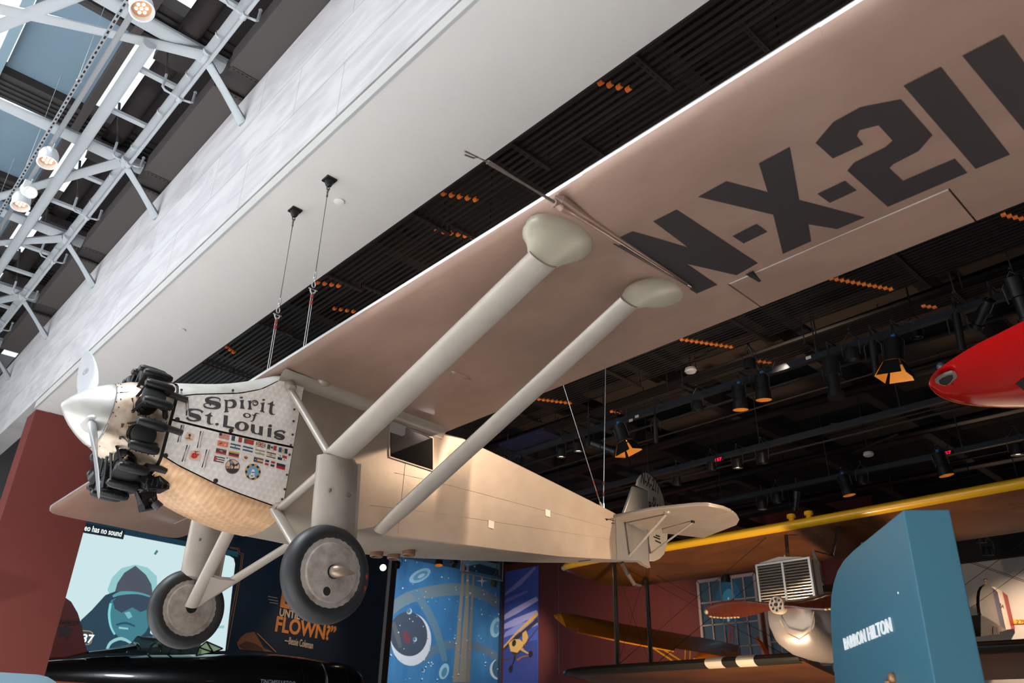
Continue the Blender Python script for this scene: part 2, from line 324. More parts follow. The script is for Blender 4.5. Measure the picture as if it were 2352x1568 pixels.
def downlight(px, py, x, aim, label, r=.13, L=.16, lens=LENSD):
    c = bw(px, py, 'z', 4.15); d = unit(np.array(aim, float)); t = thing('stage_lamp', label, 'lamp', c, 'white stage lamps')
    MB().lathe([(-L,.3*r),(-L,.8*r),(-L*.55,r),(L*.25,r),(L*.3,1.06*r),(L*.45,1.06*r),(L*.45,.9*r),(L*.05,.82*r)], c, d, 24).build('lamp_housing', LW, t)
    MB().lathe([(L*.28,1.01*r),(L*.34,1.07*r)], c, d, 24, False).build('clamp_ring', BLACKC, t)
    MB().lathe([(L*.06,.82*r),(L*.07,0)], c, d, 24, False).build('reflector', M('reflector_warm', (196,150,120), .4), t)
    a, b, _ = frame(d); l = MB()
    for k in range(7): 
        q = c+d*(L*.09)+(0 if k == 6 else 1)*(a*math.cos(k*PI/3)+b*math.sin(k*PI/3))*r*.42; l.lathe([(0,r*.16),(.012,r*.12),(.014,0)], q, d, 10)
    l.build('led_cluster', lens, t)
    MB().tube([c-d*L*.9, c-d*L*.9+V(0,0,.14), V(c[0],c[1],4.363)], .016, 8).tube([c+V(0,0,.05)+a*r*.9, c+a*r*1.1+V(0,0,.18), c+V(0,0,.20)], .006, 6).build('yoke', LW, t)
    return t
downlight(325,18,-1.9,(.15,-.35,-.9),'round white stage lamp at the top of the chrome rail')
downlight(110,366,-1.9,(.05,-.2,-1),'round white stage lamp midway down the chrome rail')
downlight(48,466,-1.9,(.1,-.15,-1),'lowest round white stage lamp below the tilted white spotlight')
c = bw(66,437,'z',4.15); e = bw(90,466,'x',c[0]+.09); d = unit(e-c); t = thing('stage_spotlight', 'tilted white profile spotlight with a glowing lens at the left edge', 'lamp', c, 'white stage lamps')
MB().lathe([(-.14,.06),(-.12,.1),(.02,.1),(.03,.075),(.18,.078),(.19,.09),(.24,.09),(.24,.07),(.21,.068)], c, d, 22).build('lamp_housing', LW, t)
MB().lathe([(.212,.068),(.225,.05),(.228,0)], c, d, 20).build('lens', LENS, t)
MB().box(c+V(-.05,0,.05), (.1,.14,.16)).tube([c+V(0,0,.1), c+V(0,0,.212)], .02, 8).build('yoke', LW, t, bevel=.01)
fins = MB()
for k in range(6): fins.lathe([(-.1+k*.018,.07),(-.1+k*.018,.108),(-.094+k*.018,.108),(-.094+k*.018,.07)], c, d, 20, False)
fins.build('cooling_fins', LW, t)
# ---------------- the silver monoplane ----------------
ALU = M('aluminium_paint', (160,147,134), .42, .25, (2.2, (140,127,114), .3), (9, .06))
ALU_W = M('wing_fabric_silver', (158,128,113), .36, .25, (1.3, (130,104,90), .2), (14, .05), stretch=(1, .45, 1), coat=.35)
ALU_S = M('strut_silver', (174,164,154), .38, .25, (3, (155,145,135), .3))
STEEL = M('bare_steel', (150,148,145), .35, .8)
BLK = M('lettering_black', (36,30,29), .6)
GREYINK = M('lettering_charcoal', (62,58,58), .5)
ENG = M('engine_black', (27,27,28), .36, .3, (14, (17,16,16), .3))
ENG2 = M('engine_grey', (54,50,50), .45, .5)
DARK = M('dark_void', (14,13,13), .8)
TYRE = M('tyre_rubber', (38,38,40), .45, 0, (8, (28,27,28), .3))
HUBM = M('wheel_fabric', (170,158,149), .6, .1, (9, (112,100,92), .25), (30, .2))
COP = M('copper_red', (150,60,45), .4, .5)
def jewel(name, rgb, rgb2, s):       # engine-turned swirls: overlapping polished spots
    m = M(name, rgb, .36, .3); nt = m.node_tree; b = nt.nodes['Principled BSDF']; L = nt.links.new
    tc = nt.nodes.new('ShaderNodeTexCoord'); sp = nt.nodes.new('ShaderNodeSeparateXYZ'); L(tc.outputs['Object'], sp.inputs[0])
    def mth(op, a, b_=None):
        n = nt.nodes.new('ShaderNodeMath'); n.operation = op
        for i, q in enumerate((a, b_)):
            if q is None: continue
            if isinstance(q, (int, float)): n.inputs[i].default_value = q
            else: L(q, n.inputs[i])
        return n.outputs[0]
    x = mth('MULTIPLY', sp.outputs[0], 1/s); z = mth('MULTIPLY', mth('ADD', sp.outputs[2], mth('MULTIPLY', sp.outputs[1], .6)), 1/s)
    fx = mth('SUBTRACT', mth('FRACT', mth('ADD', x, mth('MULTIPLY', mth('FLOOR', z), .5))), .5); fz = mth('SUBTRACT', mth('FRACT', z), .35)
    an = mth('ARCTAN2', fz, fx); v = mth('ADD', mth('MULTIPLY', mth('SINE', mth('ADD', an, 2.2)), .30), .5)
    no = nt.nodes.new('ShaderNodeTexNoise'); no.inputs['Scale'].default_value = 4; no.inputs['Detail'].default_value = 5; L(tc.outputs['Object'], no.inputs['Vector'])
    v2 = mth('ADD', mth('MULTIPLY', v, .34), mth('MULTIPLY', mth('SUBTRACT', no.outputs[0], .05), .78))
    rp = nt.nodes.new('ShaderNodeValToRGB'); rp.color_ramp.elements[0].position = .2; rp.color_ramp.elements[1].position = .8
    rp.color_ramp.elements[0].color = lin(rgb2)+(1,); rp.color_ramp.elements[1].color = lin(rgb)+(1,)
    L(v2, rp.inputs[0]); L(rp.outputs[0], b.inputs['Base Color'])
    return m
JW = jewel('engine_turned_metal', (252,246,240), (214,203,194), .055)
JB = jewel('engine_turned_bronze', (222,184,146), (176,128,88), .055)
NOSE = M('worn_nose_metal', (206,192,174), .36, .4, (5, (150,120,96), .2))
SPIN = M('spinner_metal', (200,198,194), .3, .5, (4, (172,168,163), .3))

air = thing('airplane', 'large silver high-wing monoplane with black lettering hung by cables over the gallery', 'airplane', (0,0,0))
air.matrix_world = Matrix([list(MA[0])+[0], list(MA[1])+[0], list(MA[2])+[H], [0,0,0,1]])
def A(mb, name, mat, parent=None, **k): return mb.build(name, mat, parent or air, **k)

XS = [-1.265,-1.15,-1.0,-.82,-.67,-.49,-.3,-.1,.08,.3,1.2,2.0,2.4,3.2,4.2,5.0,5.6,6.3]
def prof(vals): return lambda x: float(np.interp(x, XS, vals))
HW  = prof([.285,.335,.365,.387,.402,.421,.434,.442,.449,.45,.45,.45,.43,.36,.27,.20,.13,.05])
ZT  = prof([-.465,-.405,-.365,-.32,-.28,-.225,-.15,-.05,.05,.05,.05,.03,.06,.02,-.05,-.10,-.135,-.17])
ZTC = prof([-.75,-.71,-.64,-.53,-.465,-.405,-.339,-.23,-.06,-.06,-.07,-.06,.0,-.03,-.08,-.125,-.155,-.19])
ZBC = prof([-.75,-.80,-.92,-1.09,-1.145,-1.19,-1.235,-1.265,-1.285,-1.305,-1.33,-1.245,-1.205,-1.115,-.99,-.86,-.755,-.63])
ZB  = prof([-1.035,-1.09,-1.15,-1.23,-1.28,-1.33,-1.385,-1.425,-1.45,-1.45,-1.42,-1.32,-1.27,-1.155,-.99,-.865,-.76,-.65])
def top_arc(x, off=0, n=12):    # port corner, over the crest, to the starboard corner
    return [V(x, -(HW(x)+off)*math.cos(t), ZTC(x)+(ZT(x)-ZTC(x)+off)*math.sin(t)) for t in [PI*k/n for k in range(n+1)]]
def bot_arc(x, off=0, n=12):
    e = lambda c: math.copysign(abs(c)**.8, c)
    return [V(x, (HW(x)+off)*e(math.cos(t)), ZBC(x)+(ZB(x)-ZBC(x)-off)*math.sin(t)) for t in [PI*k/n for k in range(n+1)]]
def ring(x, off=0): return top_arc(x, off)+bot_arc(x, off)
def side_pt(x, z, off=.006): return V(x, -(HW(x)+off), z)
def SP(px, py, off=.006):       # a sight line met with the fuselage's port flank
    y = -.44
    for _ in range(4):
        q = ba(px, py, 'y', y); y = -HW(q[0])-off
    return q
rng = lambda a, b, n: [a+(b-a)*i/(n-1) for i in range(n)]
# inner structure and fabric-covered body
A(MB().loft([ring(x, -.014) for x in rng(-.98, .32, 16)]), 'engine_bay', DARK)
fus = MB().loft([ring(x, 0) for x in rng(.325, 2.0, 12)+rng(2.05, 5.45, 20)])
for px0, py0, px1, py1 in ((905,1085,1410,1215),(850,1160,1412,1240)):      # stitched seams along the flank
    a, b = SP(px0, py0, .002), SP(px1, py1, .002); fus.tube([a+(b-a)*t+V(0, -HW((a+(b-a)*t)[0])-.001-(a+(b-a)*t)[1], 0) for t in rng(0, 1, 14)],   .0018, 6)
for x in (1.62,):
    fus.tube([side_pt(x, ZTC(x)*(1-t)+ZBC(x)*t, 0) for t in rng(.02, .98, 10)], .003, 6)
fus = A(fus, 'fuselage', ALU)
for q in ((1128,1204),(1258,1178)):
    c = SP(*q); A(MB().box(c, (.085, .006, .085)), 'inspection_plate', M('plate_pale', (206,196,184), .5, .1), fus)
tailbox = A(MB().loft([ring(x, 0) for x in rng(5.46, 6.3, 8)]), 'tail_fairing', M('tail_grey_metal', (150,148,146), .4, .3))
A(MB().loft([[V(6.3-.0, -.045,-.6),V(6.3,.045,-.6),V(6.36,.03,-.72),V(6.36,-.03,-.72)],[V(6.1,-.05,-.66),V(6.1,.05,-.66),V(6.2,.03,-.7),V(6.2,-.03,-.7)]]), 'stern_post_foot', ALU)
# nose cowl with louvres, seams and screws
nc = MB().loft([ring(x, 0) for x in rng(-1.262, -.835, 12)])
nose = A(nc, 'nose_cowl', NOSE)
lv = MB(); 
for x0, an in ((-1.14, 78),(-1.09, 80),(-1.04, 82),(-1.155, 118),(-1.105, 119),(-1.055, 120)):
    q = []
    for d in (-9, 9):
        t = R(an+d+ (4 if d > 0 else 0)); x = x0+d*.0016; rr = HW(x)+.004; q.append(V(x, -rr*math.sin(t), -.77+rr*1.02*math.cos(t)))
    lv.tube(q, [.013,.013], 6)
A(lv, 'louver', M('louver_shadow', (70,48,34), .7), nose)
rv = MB()
for x in (-1.235, -.86):
    for k in range(24):
        t = 2*PI*k/24; rv.ball((x, -(HW(x)+.002)*math.sin(t), (ZT(x)+ZB(x))/2+(ZT(x)-ZB(x)+.004)/2*math.cos(t)), .006, 6)
A(rv, 'cowl_screw', M('screw_dark', (60,54,50), .5, .5), nose)
A(MB().tube([V(x, -(HW(x)+.001)*math.sin(1.05), (ZT(x)+ZB(x))/2+(ZT(x)-ZB(x))/2*math.cos(1.05)) for x in rng(-1.25, -.85, 8)], .006, 6), 'cowl_seam', M('seam_dark', (66,54,46), .6), nose)
# cowl panels
A(MB().loft([top_arc(x, .004) for x in rng(-.815, .1, 14)], closed=False), 'top_cowl', M('top_cowl_metal', (214,212,206), .34, .35, (5, (186,180,170), .3)))
def zsplit(x): return float(np.interp(x, [-.83,-.415,0,.33], [-.757,-.754,-.731,-.704]))
for nm, lo, hi, gap in (('cowl_panel', zsplit, ZTC, (.010, -.012)), ('lower_cowl_panel', ZBC, zsplit, (.012, -.010))):
    mb = MB(); xs = rng(-.81, .318, 18); n = 8
    zcap = lambda x: min(hi(x)+gap[1], -.06)
    mb.loft([[side_pt(x, lo(x)+gap[0]+(zcap(x)-lo(x)-gap[0])*k/n, .005) for k in range(n+1)] for x in xs], closed=False)
    p = A(mb, nm, JW)
    if nm == 'cowl_panel': PAN = p
    else: LOW = p
stb = MB().loft([[V(x, HW(x)+.004, ZBC(x)+.01+(ZTC(x)-ZBC(x)-.02)*k/6) for k in range(7)] for x in rng(-.81, .318, 12)], closed=False)
A(stb, 'cowl_panel', JW)
BEL = A(MB().loft([bot_arc(x, .005) for x in rng(-.81, .20, 14)]+[[p+V(.12*math.sin(PI*i/12),0,0)*0 for i, p in enumerate(bot_arc(.318, .005))]], closed=False), 'belly_cowl', JB)
for (a, b) in (((428,954),(427,918)),((408,1015),(417,976)),((453,1028),(461,990)),((418,1060),(430,1022)),((464,1073),(475,1032))):
    sl = MB(); sl.tube([SP(*a, .006), SP(*b, .006)], .0055, 6)
    sl.mi = 1; sl.tube([SP(a[0]+4, a[1], .007), SP(b[0]+4, b[1], .007)], .011, 8); A(sl, 'louver', [M('slot_black', (42,32,28), .8), JW], LOW)
st = MB()
for q in ((676,940),(674,967),(672,998),(668,1022),(665,1044),(659,1090),(654,1123),(648,1146),(417,895),(535,896)): st.ball(SP(*q, .008), .012, 8)
for q in ((407,963),(530,989),(380,1046),(495,1104)): st.lathe([(0,.021),(.01,.019),(.012,.012),(.016,.011)], SP(*q, .004), V(0,-1,0), 12)
A(st, 'fastener', M('fastener_dark', (62,54,48), .4, .6), LOW)
for (a, b) in (((447,1136),(468,1116)),): A(MB().tube([ba(*a, 'y', -.2), ba(*b, 'y', -.24)], .012, 6), 'louver', JB, BEL)
# painted name
ink = Ink(lambda x, y: SP(410+x/8.4, 895+y/8.4, .0085))
ink.ribbon([(790,225,5),(803,185,12),(760,158,14),(680,147,14),(600,155,22),(545,190,38),(575,225,42),(650,245,40),(720,262,42),(770,285,48),(770,322,42),(720,350,24),(650,358,14),(570,348,14),(510,325,18),(488,295,12),(510,268,8),(560,262,8),(600,272,10),(618,290,13),(605,302,8)])
ink.poly([(872,188),(945,195),(950,230),(945,300),(952,400),(975,428),(872,440),(893,400),(900,300),(897,225)]).ribbon([(940,212,10),(1000,202,14),(1060,215,30),(1088,265,38),(1065,318,32),(1010,342,12),(950,335,8)])
ink.poly(ell(1213,150,31,19)).poly([(1170,205),(1262,190),(1250,270),(1262,335),(1285,366),(1180,358),(1195,330),(1200,260),(1195,220)])
ink.poly([(1325,212),(1400,205),(1398,290),(1408,360),(1425,385),(1330,375),(1352,345),(1355,280),(1350,235)]).ribbon([(1394,262,9),(1420,224,10),(1465,208,12),(1510,225,16),(1530,262,14),(1500,295,12),(1455,292,14),(1434,264,9),(1448,240,7),(1482,236,6),(1497,256,7)])
ink.poly(ell(1642,193,29,19)).poly([(1568,258),(1665,238),(1648,320),(1640,400),(1662,443),(1568,415),(1590,390),(1602,320),(1600,275)])
ink.poly([(1830,210),(1822,275),(1865,298),(1820,305),(1805,380),(1808,440),(1835,468),(1862,458),(1855,480),(1815,485),(1765,468),(1745,430),(1755,360),(1765,290),(1700,268),(1745,260),(1790,240)])
ink.ring(ell(1322,495,80,47,.12), ell(1325,493,40,29,.3)).ribbon([(1560,470,7),(1540,456,6),(1500,456,14),(1475,482,18),(1462,530,20),(1445,580,16),(1415,608,8),(1388,600,7)]).ribbon([(1420,482,7),(1465,495,8),(1512,490,6)])
ink.ribbon([(466,436,28),(430,402,16),(370,382,16),(290,377,14),(222,388,30),(182,428,34),(218,467,42),(300,495,42),(375,522,48),(396,560,42),(350,590,18),(280,595,14),(210,578,18),(155,535,24)])
ink.poly([(632,428),(628,480),(665,505),(622,520),(612,590),(615,640),(640,658),(680,650),(665,668),(620,672),(570,658),(545,620),(550,560),(558,515),(498,490),(560,475),(600,450)]).poly(ell(742,663,34,25))
ink.poly([(875,485),(955,498),(948,590),(935,690),(985,700),(1078,722),(1070,757),(985,742),(855,712),(868,600)])
ink.ring(ell(1222,703,138,93,.14), ell(1222,705,54,69,.14))
ink.poly([(1402,660),(1475,672),(1467,790),(1480,828),(1520,840),(1553,825),(1560,698),(1632,710),(1618,886),(1545,868),(1545,858),(1490,855),(1420,830),(1390,780)])
ink.poly(ell(1768,695,36,29)).poly([(1722,733),(1800,742),(1782,918),(1712,905)])
ink.ribbon([(2052,832,30),(2010,796,16),(1950,790,14),(1890,806,20),(1867,836,28),(1902,866,34),(1970,886,38),(2018,916,36),(2008,945,20),(1950,950,16),(1890,930,16),(1848,895,20)])
A(ink.mb, 'painted_name', GREYINK, PAN, smooth=0)
# flags and badges on the lower panel
FC = {k: M('flag_'+k, v, .55) for k, v in dict(red=(160,48,42), blue=(44,72,92), navy=(34,42,62), white=(214,204,194), green=(46,72,44), gold=(196,140,58), brown=(110,66,56), orange=(204,110,78), black=(52,46,46), olive=(142,140,108), pale=(206,172,146), vred=(176,22,26), grey=(120,130,126)).items()}
def flag(tl, w, h, shapes):
    mats = []; f = lambda u, v: SP(480+(tl[0]+w[0]*u+h[0]*v)/12.379, 985+(tl[1]+w[1]*u+h[1]*v)/12.379, .0075+.0006*len(mats))
    mb = MB(); ink = Ink(f, mb)
    for col, s in shapes:
        if FC[col] not in mats: mats.append(FC[col])
        mb.mi = mats.index(FC[col])
        if len(s) == 4 and not isinstance(s[0], tuple): u0, v0, u1, v1 = s; s = [(u0,v0),(u1,v0),(u1,v1),(u0,v1)]
        ink.poly(s)
    A(mb, 'painted_flag', mats, LOW, smooth=0)
def bands(cols, vert=False): n = len(cols); return [(c, (i/n, 0, (i+1)/n, 1) if vert else (0, i/n, 1, (i+1)/n)) for i, c in enumerate(cols)]
dot = lambda c, u, v, r: (c, [(u+r*.55*math.cos(t), v+r*math.sin(t)) for t in [2*PI*k/10 for k in range(10)]])
w1, w2, h1 = (292,64), (262,60), (-22,136)
flag((298,105), w1, h1, bands(['pale','red']*5)+[('navy', (0,0,.26,.5))])
flag((655,185), w1, h1, bands(['blue','white','red'], True))
flag((1010,265), (275,62), (-20,130), [('brown', (0,0,.32,1)), ('red', (.32,0,1,1)), dot('gold',.5,.8,.06)])
flag((1345,345), (275,66), (-20,130), [('black', (0,0,1,1)), ('pale', [(0,0),(.12,0),(1,.85),(1,1),(.88,1),(0,.15)]), ('pale', [(1,0),(.88,0),(0,.85),(0,1),(.12,1),(1,.15)]), ('pale', (.4,0,.6,1)), ('pale', (0,.36,1,.64)), ('red', (.46,0,.54,1)), ('red', (0,.44,1,.56))])
flag((1668,428), w2, (-18,130), bands(['green','white','red'], True)+[dot('brown',.5,.5,.28)])
flag((1990,512), (250,60), (-14,138), bands(['blue','pale','navy'], True)+[dot('olive',.5,.5,.2)])
flag((256,315), (302,62), (-24,148), [('orange', (0,0,1,1)), ('red', [(.15,.55),(.3,.3),(.5,.3),(.42,.5),(.25,.75)]), dot('pale',.72,.62,.2)])
flag((616,395), (290,64), (-22,132), bands(['blue','white','blue'])+[dot('grey',.5,.5,.17)])
flag((972,470), (285,66), (-18,132), bands(['blue','white','blue'])+[dot('navy',.38,.5,.06), dot('navy',.5,.5,.06), dot('navy',.62,.5,.06)])
flag((1322,560), (268,60), (-14,132), bands(['olive','white','olive'])+[('olive', [(.36,.7),(.5,.3),(.64,.7)])])
flag((1642,640), (266,64), (-16,140), [('white', (0,0,1,1)), ('black', (0,0,1,.2)), ('black', (0,.82,1,1)), ('pale', (.02,.32,.98,.68)), dot('olive',.46,.5,.24)])
flag((1966,712), (250,62), (-18,150), [('white', (0,0,1,1)), ('red', (.5,0,1,.5)), ('navy', (0,.5,.5,1)), dot('navy',.25,.25,.12), dot('red',.75,.75,.12)])
flag((208,535), (298,62), (-24,142), bands(['brown','black','red'])+[('white', [(.3,.55),(.4,.36),(.6,.36),(.66,.55),(.56,.46),(.42,.46)])])
flag((570,612), (292,62), (-20,142), bands(['gold','navy','red'])+[dot('pale',.62,.5,.05)])
flag((918,695), (290,64), (-22,140), [('white', (0,0,1,1)), ('brown', [(.3,.3),(.45,.55),(.55,.55),(.7,.3),(.66,.75),(.5,.95),(.34,.75)]), dot('orange',.5,.4,.2)])
flag((1287,788), (268,60), (-26,136), bands(['brown','pale','brown'])+[('navy', [(0,0),(.42,.5),(0,1)]), dot('white',.16,.5,.1)])
flag((1606,865), (272,66), (-24,150), [('white', (0,0,1,1)), ('navy', (0,0,.4,.4)), ('red', (.6,0,1,.4)), ('red', (0,.6,.4,1)), ('navy', (.6,.6,1,1))])
flag((1930,955), (246,62), (-18,148), bands(['navy','vred']))
flag((158,760), (300,62), (-36,146), bands(['black','white','black','white','black'])+[('red', [(0,0),(.4,.5),(0,1)]), dot('white',.14,.5,.1)])
def badge(shapes, name):
    mb = MB(); mats = []
    for i, (c, kind, s) in enumerate(shapes):
        if FC[c] not in mats: mats.append(FC[c])
        mb.mi = mats.index(FC[c]); k = Ink(lambda x, y: SP(480+x/12.379, 985+y/12.379, .0075+.0004*i), mb)
        if kind == 'r': k.ring(*s)
        elif kind == 's': k.ribbon(s)
        else: k.poly(s)
    return A(mb, name, mats, LOW, smooth=0)
e1 = ell(668,1065,208,208,0,32); cap = [p for p in ell(668,1065,188,188,0,40) if p[1] > 1120]; cap.sort(key=lambda p: p[0])
b1 = badge([('brown','r',(e1, ell(668,1065,190,190,0,32))), ('pale','p',ell(668,1065,189,189,0,32)), ('black','p',cap), ('black','p',[(575,905),(630,870),(680,930),(740,1010),(800,975),(860,960),(830,1010),(800,1050),(740,1045),(720,1090),(700,1170),(660,1170),(690,1080),(650,1020),(590,1045),(600,980)]),
       ('grey','p',[(600,900),(640,885),(690,960),(650,1000),(600,960)]), ('black','s',[(580,815,4),(600,860,6),(610,900,7)]), ('black','p',ell(522,822,22,14)), ('black','s',[(512,1045,9),(506,1120,9)]), ('black','s',[(555,1050,9),(548,1125,9)]), ('black','r',(ell(605,1085,30,42), ell(605,1085,14,28)))], 'painted_badge')
sh = [('navy','p',ell(1250,1215,222,228,0,40))]
for k in range(0, 16, 2):
    a0, a1 = 2*PI*(k+.5)/16, 2*PI*(k+1.5)/16; sh.append(('gold','p',[(1250+222*math.cos(a0),1215+228*math.sin(a0)),(1250+222*math.cos(a1),1215+228*math.sin(a1)),(1250+165*math.cos(a1),1215+168*math.sin(a1)),(1250+165*math.cos(a0),1215+168*math.sin(a0))]))
FC['sky'] = M('flag_sky', (104,150,178), .55)
sh += [('sky','p',ell(1250,1215,163,166,0,32)), ('white','p',[(1180,1290),(1210,1180),(1235,1140),(1270,1140),(1300,1180),(1300,1290)]), ('grey','p',[(1195,1250),(1205,1215),(1302,1215),(1302,1250)]), ('white','p',ell(1220,1340,84,52)), ('grey','p',ell(1222,1330,44,22))]
badge(sh, 'painted_badge')
def badge2(px, py, parts, name='painted_emblem'):
    mb = MB(); mats = []
    for i, (c, s) in enumerate(parts):
        if FC[c] not in mats: mats.append(FC[c])
        mb.mi = mats.index(FC[c]); Ink(lambda x, y: SP(px+x/15.68, py+y/15.68, .0072+.0005*i), mb).poly(s)
    A(mb, name, mats, LOW, smooth=0)
badge2(410, 980, [('pale', [(220,380),(310,180),(560,260),(540,500),(250,470)]), ('gold', [(240,400),(370,350),(480,440),(480,470),(380,440),(260,430)]), ('brown', [(255,400),(370,410),(380,360),(420,360),(400,420),(490,460),(380,435),(260,420)]), ('navy', ell(402,300,44,52))])
badge2(410, 980, [('pale', [(360,1120),(440,860),(760,860),(830,1060),(780,1240),(420,1170)]), ('brown', [(500,850),(620,870),(750,895),(640,915),(630,935),(590,930),(590,890)]), ('red', [(670,950),(760,990),(700,1050)]), ('red', [(450,1080),(480,960),(560,1150)]), ('vred', ell(578,1030,106,104)), ('orange', [(470,1022),(690,1030),(690,1036),(470,1030)]), ('orange', [(574,930),(582,930),(582,1130),(574,1130)])])
# spinner and propeller
spn = A(MB().lathe([(0,.012),(.012,.035),(.05,.085),(.11,.148),(.17,.197),(.22,.232),(.28,.268),(.33,.284),(.345,.284),(.347,.0)], (-1.60,0,-.752), (1,0,0), 40), 'spinner', SPIN)
sr = MB()
for x, rr in ((-1.45,.175),(-1.272,.286)):
    sr.lathe([(-.002,rr),(0,rr+.0025),(.002,rr)], (x,0,-.752), (1,0,0), 40, False)
    for k in range(18): t = 2*PI*k/18; sr.ball((x+.012, -rr*1.0*math.sin(t), -.752+rr*math.cos(t)), .007, 6)
A(sr, 'spinner_rivet', M('rivet_dark', (70,68,66), .4, .5), spn)
BL = M('propeller_metal', (176,176,177), .3, .4)
hub = V(-1.362, .0, -.752); rad0 = unit(V(0, 1.0, .95))
for s_ in (1, -1):
    rd = rad0*s_; tg = unit(np.cross(rd, V(1,0,0)))*-1
    rings = []
    for q, ch, th, be in ((.10,.085,.085,58),(.2,.09,.08,56),(.32,.13,.055,48),(.5,.20,.042,37),(.7,.225,.032,29),(.9,.22,.024,24),(1.1,.185,.017,20),(1.25,.13,.012,18),(1.33,.07,.008,17),(1.36,.012,.004,17)):
        cdir = tg*math.cos(R(be))+V(1,0,0)*math.sin(R(be)); nd = unit(np.cross(rd, cdir)); c = hub+rd*q*(1.375/1.36)
        rings.append([c+cdir*ch/2*math.cos(t)+nd*th/2*math.sin(t) for t in [2*PI*k/18 for k in range(18)]])
    bl = A(MB().loft(rings), 'propeller_blade', BL)
    A(MB().lathe([(0,.085),(.02,.078),(.022,.05)], hub+rd*.215, rd, 24), 'blade_collar', SPIN, bl)
    if s_ > 0:
        be = 26; cdir = tg*math.cos(R(be))+V(1,0,0)*math.sin(R(be)); nd = unit(np.cross(rd, cdir)); nd = nd if nd[1] < 0 else -nd
        c = hub+rd*.86+nd*.0165; k = Ink(lambda x, y: c+cdir*x+rd*y); k.ring(ell(0,0,.032,.05), ell(0,0,.026,.043)).ribbon([(-.016,.012,.004),(.0,.02,.004),(.012,.0,.004),(-.008,-.02,.004)])
        A(k.mb, 'blade_decal', M('decal_grey', (120,118,118)), bl, smooth=0)
# radial engine: nine cylinders
EX, EZ = -1.04, -.83
def cyl_build(an):
    u = V(0, -math.sin(an), math.cos(an)); t = V(0, math.cos(an), math.sin(an)); o = V(EX, 0, EZ)
    b = MB().lathe([(.27,.062),(.30,.075)], o, u, 18)
    for k in range(13):
        h = .31+k*.0125; b.lathe([(h,.064),(h+.001,.088 if k < 9 else .078),(h+.006,.088 if k < 9 else .078),(h+.007,.064)], o, u, 18, False)
    b.lathe([(.46,.082),(.51,.095),(.54,.10),(.55,.06)], o, u, 18)
    c = A(b, 'engine_cylinder', ENG)
    for s in (-1, 1):
        m = MB(); cc = o+u*.555+t*s*.098+V(.03,0,0)
        rings = []
        for q, w, hh in ((-.128,.010,.012),(-.12,.030,.026),(-.09,.042,.038),(0,.045,.042),(.09,.042,.038),(.12,.030,.026),(.128,.010,.012)):
            rings.append([cc+V(q,0,0)+t*w*math.cos(a)+u*hh*math.sin(a) for a in [2*PI*k/14 for k in range(14)]])
        m.loft(rings)
        m.lathe([(-.003,.0),(-.003,.05),(.003,.05),(.003,0)], cc, u, 4)
        for k in range(5): m.ball(cc+V(-.1+k*.05,0,0)+t*s*.046+u*.004, .007, 6)
        A(m, 'rocker_cover', ENG, c)
        A(MB().tube([o+u*.26+t*s*.05+V(-.10,0,0), cc+V(-.095,0,0)-u*.02], .014, 8), 'pushrod_tube', ENG2, c)
    A(MB().tube([o+u*.52+V(.06,0,0)+t*.09, o+u*.50+V(.13,0,0)+t*.10, o+u*.49+V(.18,0,0)+t*.105, o+u*.49+V(.30,0,0)+t*.10], [.036,.034,.029,.028], 12), 'exhaust_stack', ENG2, c)
    A(MB().tube([o+u*.47+V(.05,0,0)-t*.05, o+u*.46+V(.13,0,0)-t*.06, o+u*.38+V(.17,0,0)-t*.06, o+u*.30+V(.15,0,0)-t*.05], .026, 10), 'intake_pipe', ENG, c)
    A(MB().lathe([(0,.016),(.03,.014),(.032,.008),(.06,.008)], o+u*.47+V(-.04,0,0)+t*.085, t, 8), 'spark_plug', M('plug_brass', (150,128,100), .4, .6), c)
    return c
for k in range(9): cyl_build(R(28+40*k))
cs = MB(); cc = ba(352,1106,'y',-.13)
cs.box(cc, (.20,.2,.17), (unit(V(1,0,.25)),V(0,1,0),unit(V(-.25,0,1)))).lathe([(-.12,.05),(.02,.075),(.1,.06)], cc+V(.03,-.04,.02), V(.2,-1,.1), 14).lathe([(-.1,.05),(.1,.055)], cc+V(-.07,0,-.05), V(.5,-1,-.2), 12)
for k in range(5): cs.tube([cc+V(-.09+k*.045,-.11,.07), cc+V(-.09+k*.045,-.125,-.07)], .01, 6)
A(cs, 'accessory_case', ENG, bevel=.008)
cf = MB(); c2 = ba(338,1148,'y',-.12); ax = (unit(V(1,0,.45)),V(0,1,0),unit(V(-.45,0,1))); cf.box(c2, (.12,.13,.10), ax)
for k in range(8): cf.box(c2+ax[0]*(-.055+k*.0157)-ax[2]*.06, (.006,.14,.05), ax)
A(cf, 'oil_sump', ENG)
A(MB().tube([ba(349,1146,'y',-.2), ba(356,1155,'y',-.22), ba(367,1166,'y',-.23)], [.034,.038,.04], 14), 'drain_pipe', ENG2)
A(MB().tube([ba(297,1100,'y',-.12), ba(326,1158,'y',-.14)], .035, 12), 'breather_pipe', ENG2)
A(MB().tube([ba(385,1112,'y',-.18), ba(424,1125,'y',-.24)], [.014,.02], 8), 'breather_pipe', DARK)
A(MB().lathe([(-.16,.2),(-.15,.275),(.12,.285),(.13,.2)], (EX,0,-.78), (1,0,0), 27), 'crankcase', ENG2)
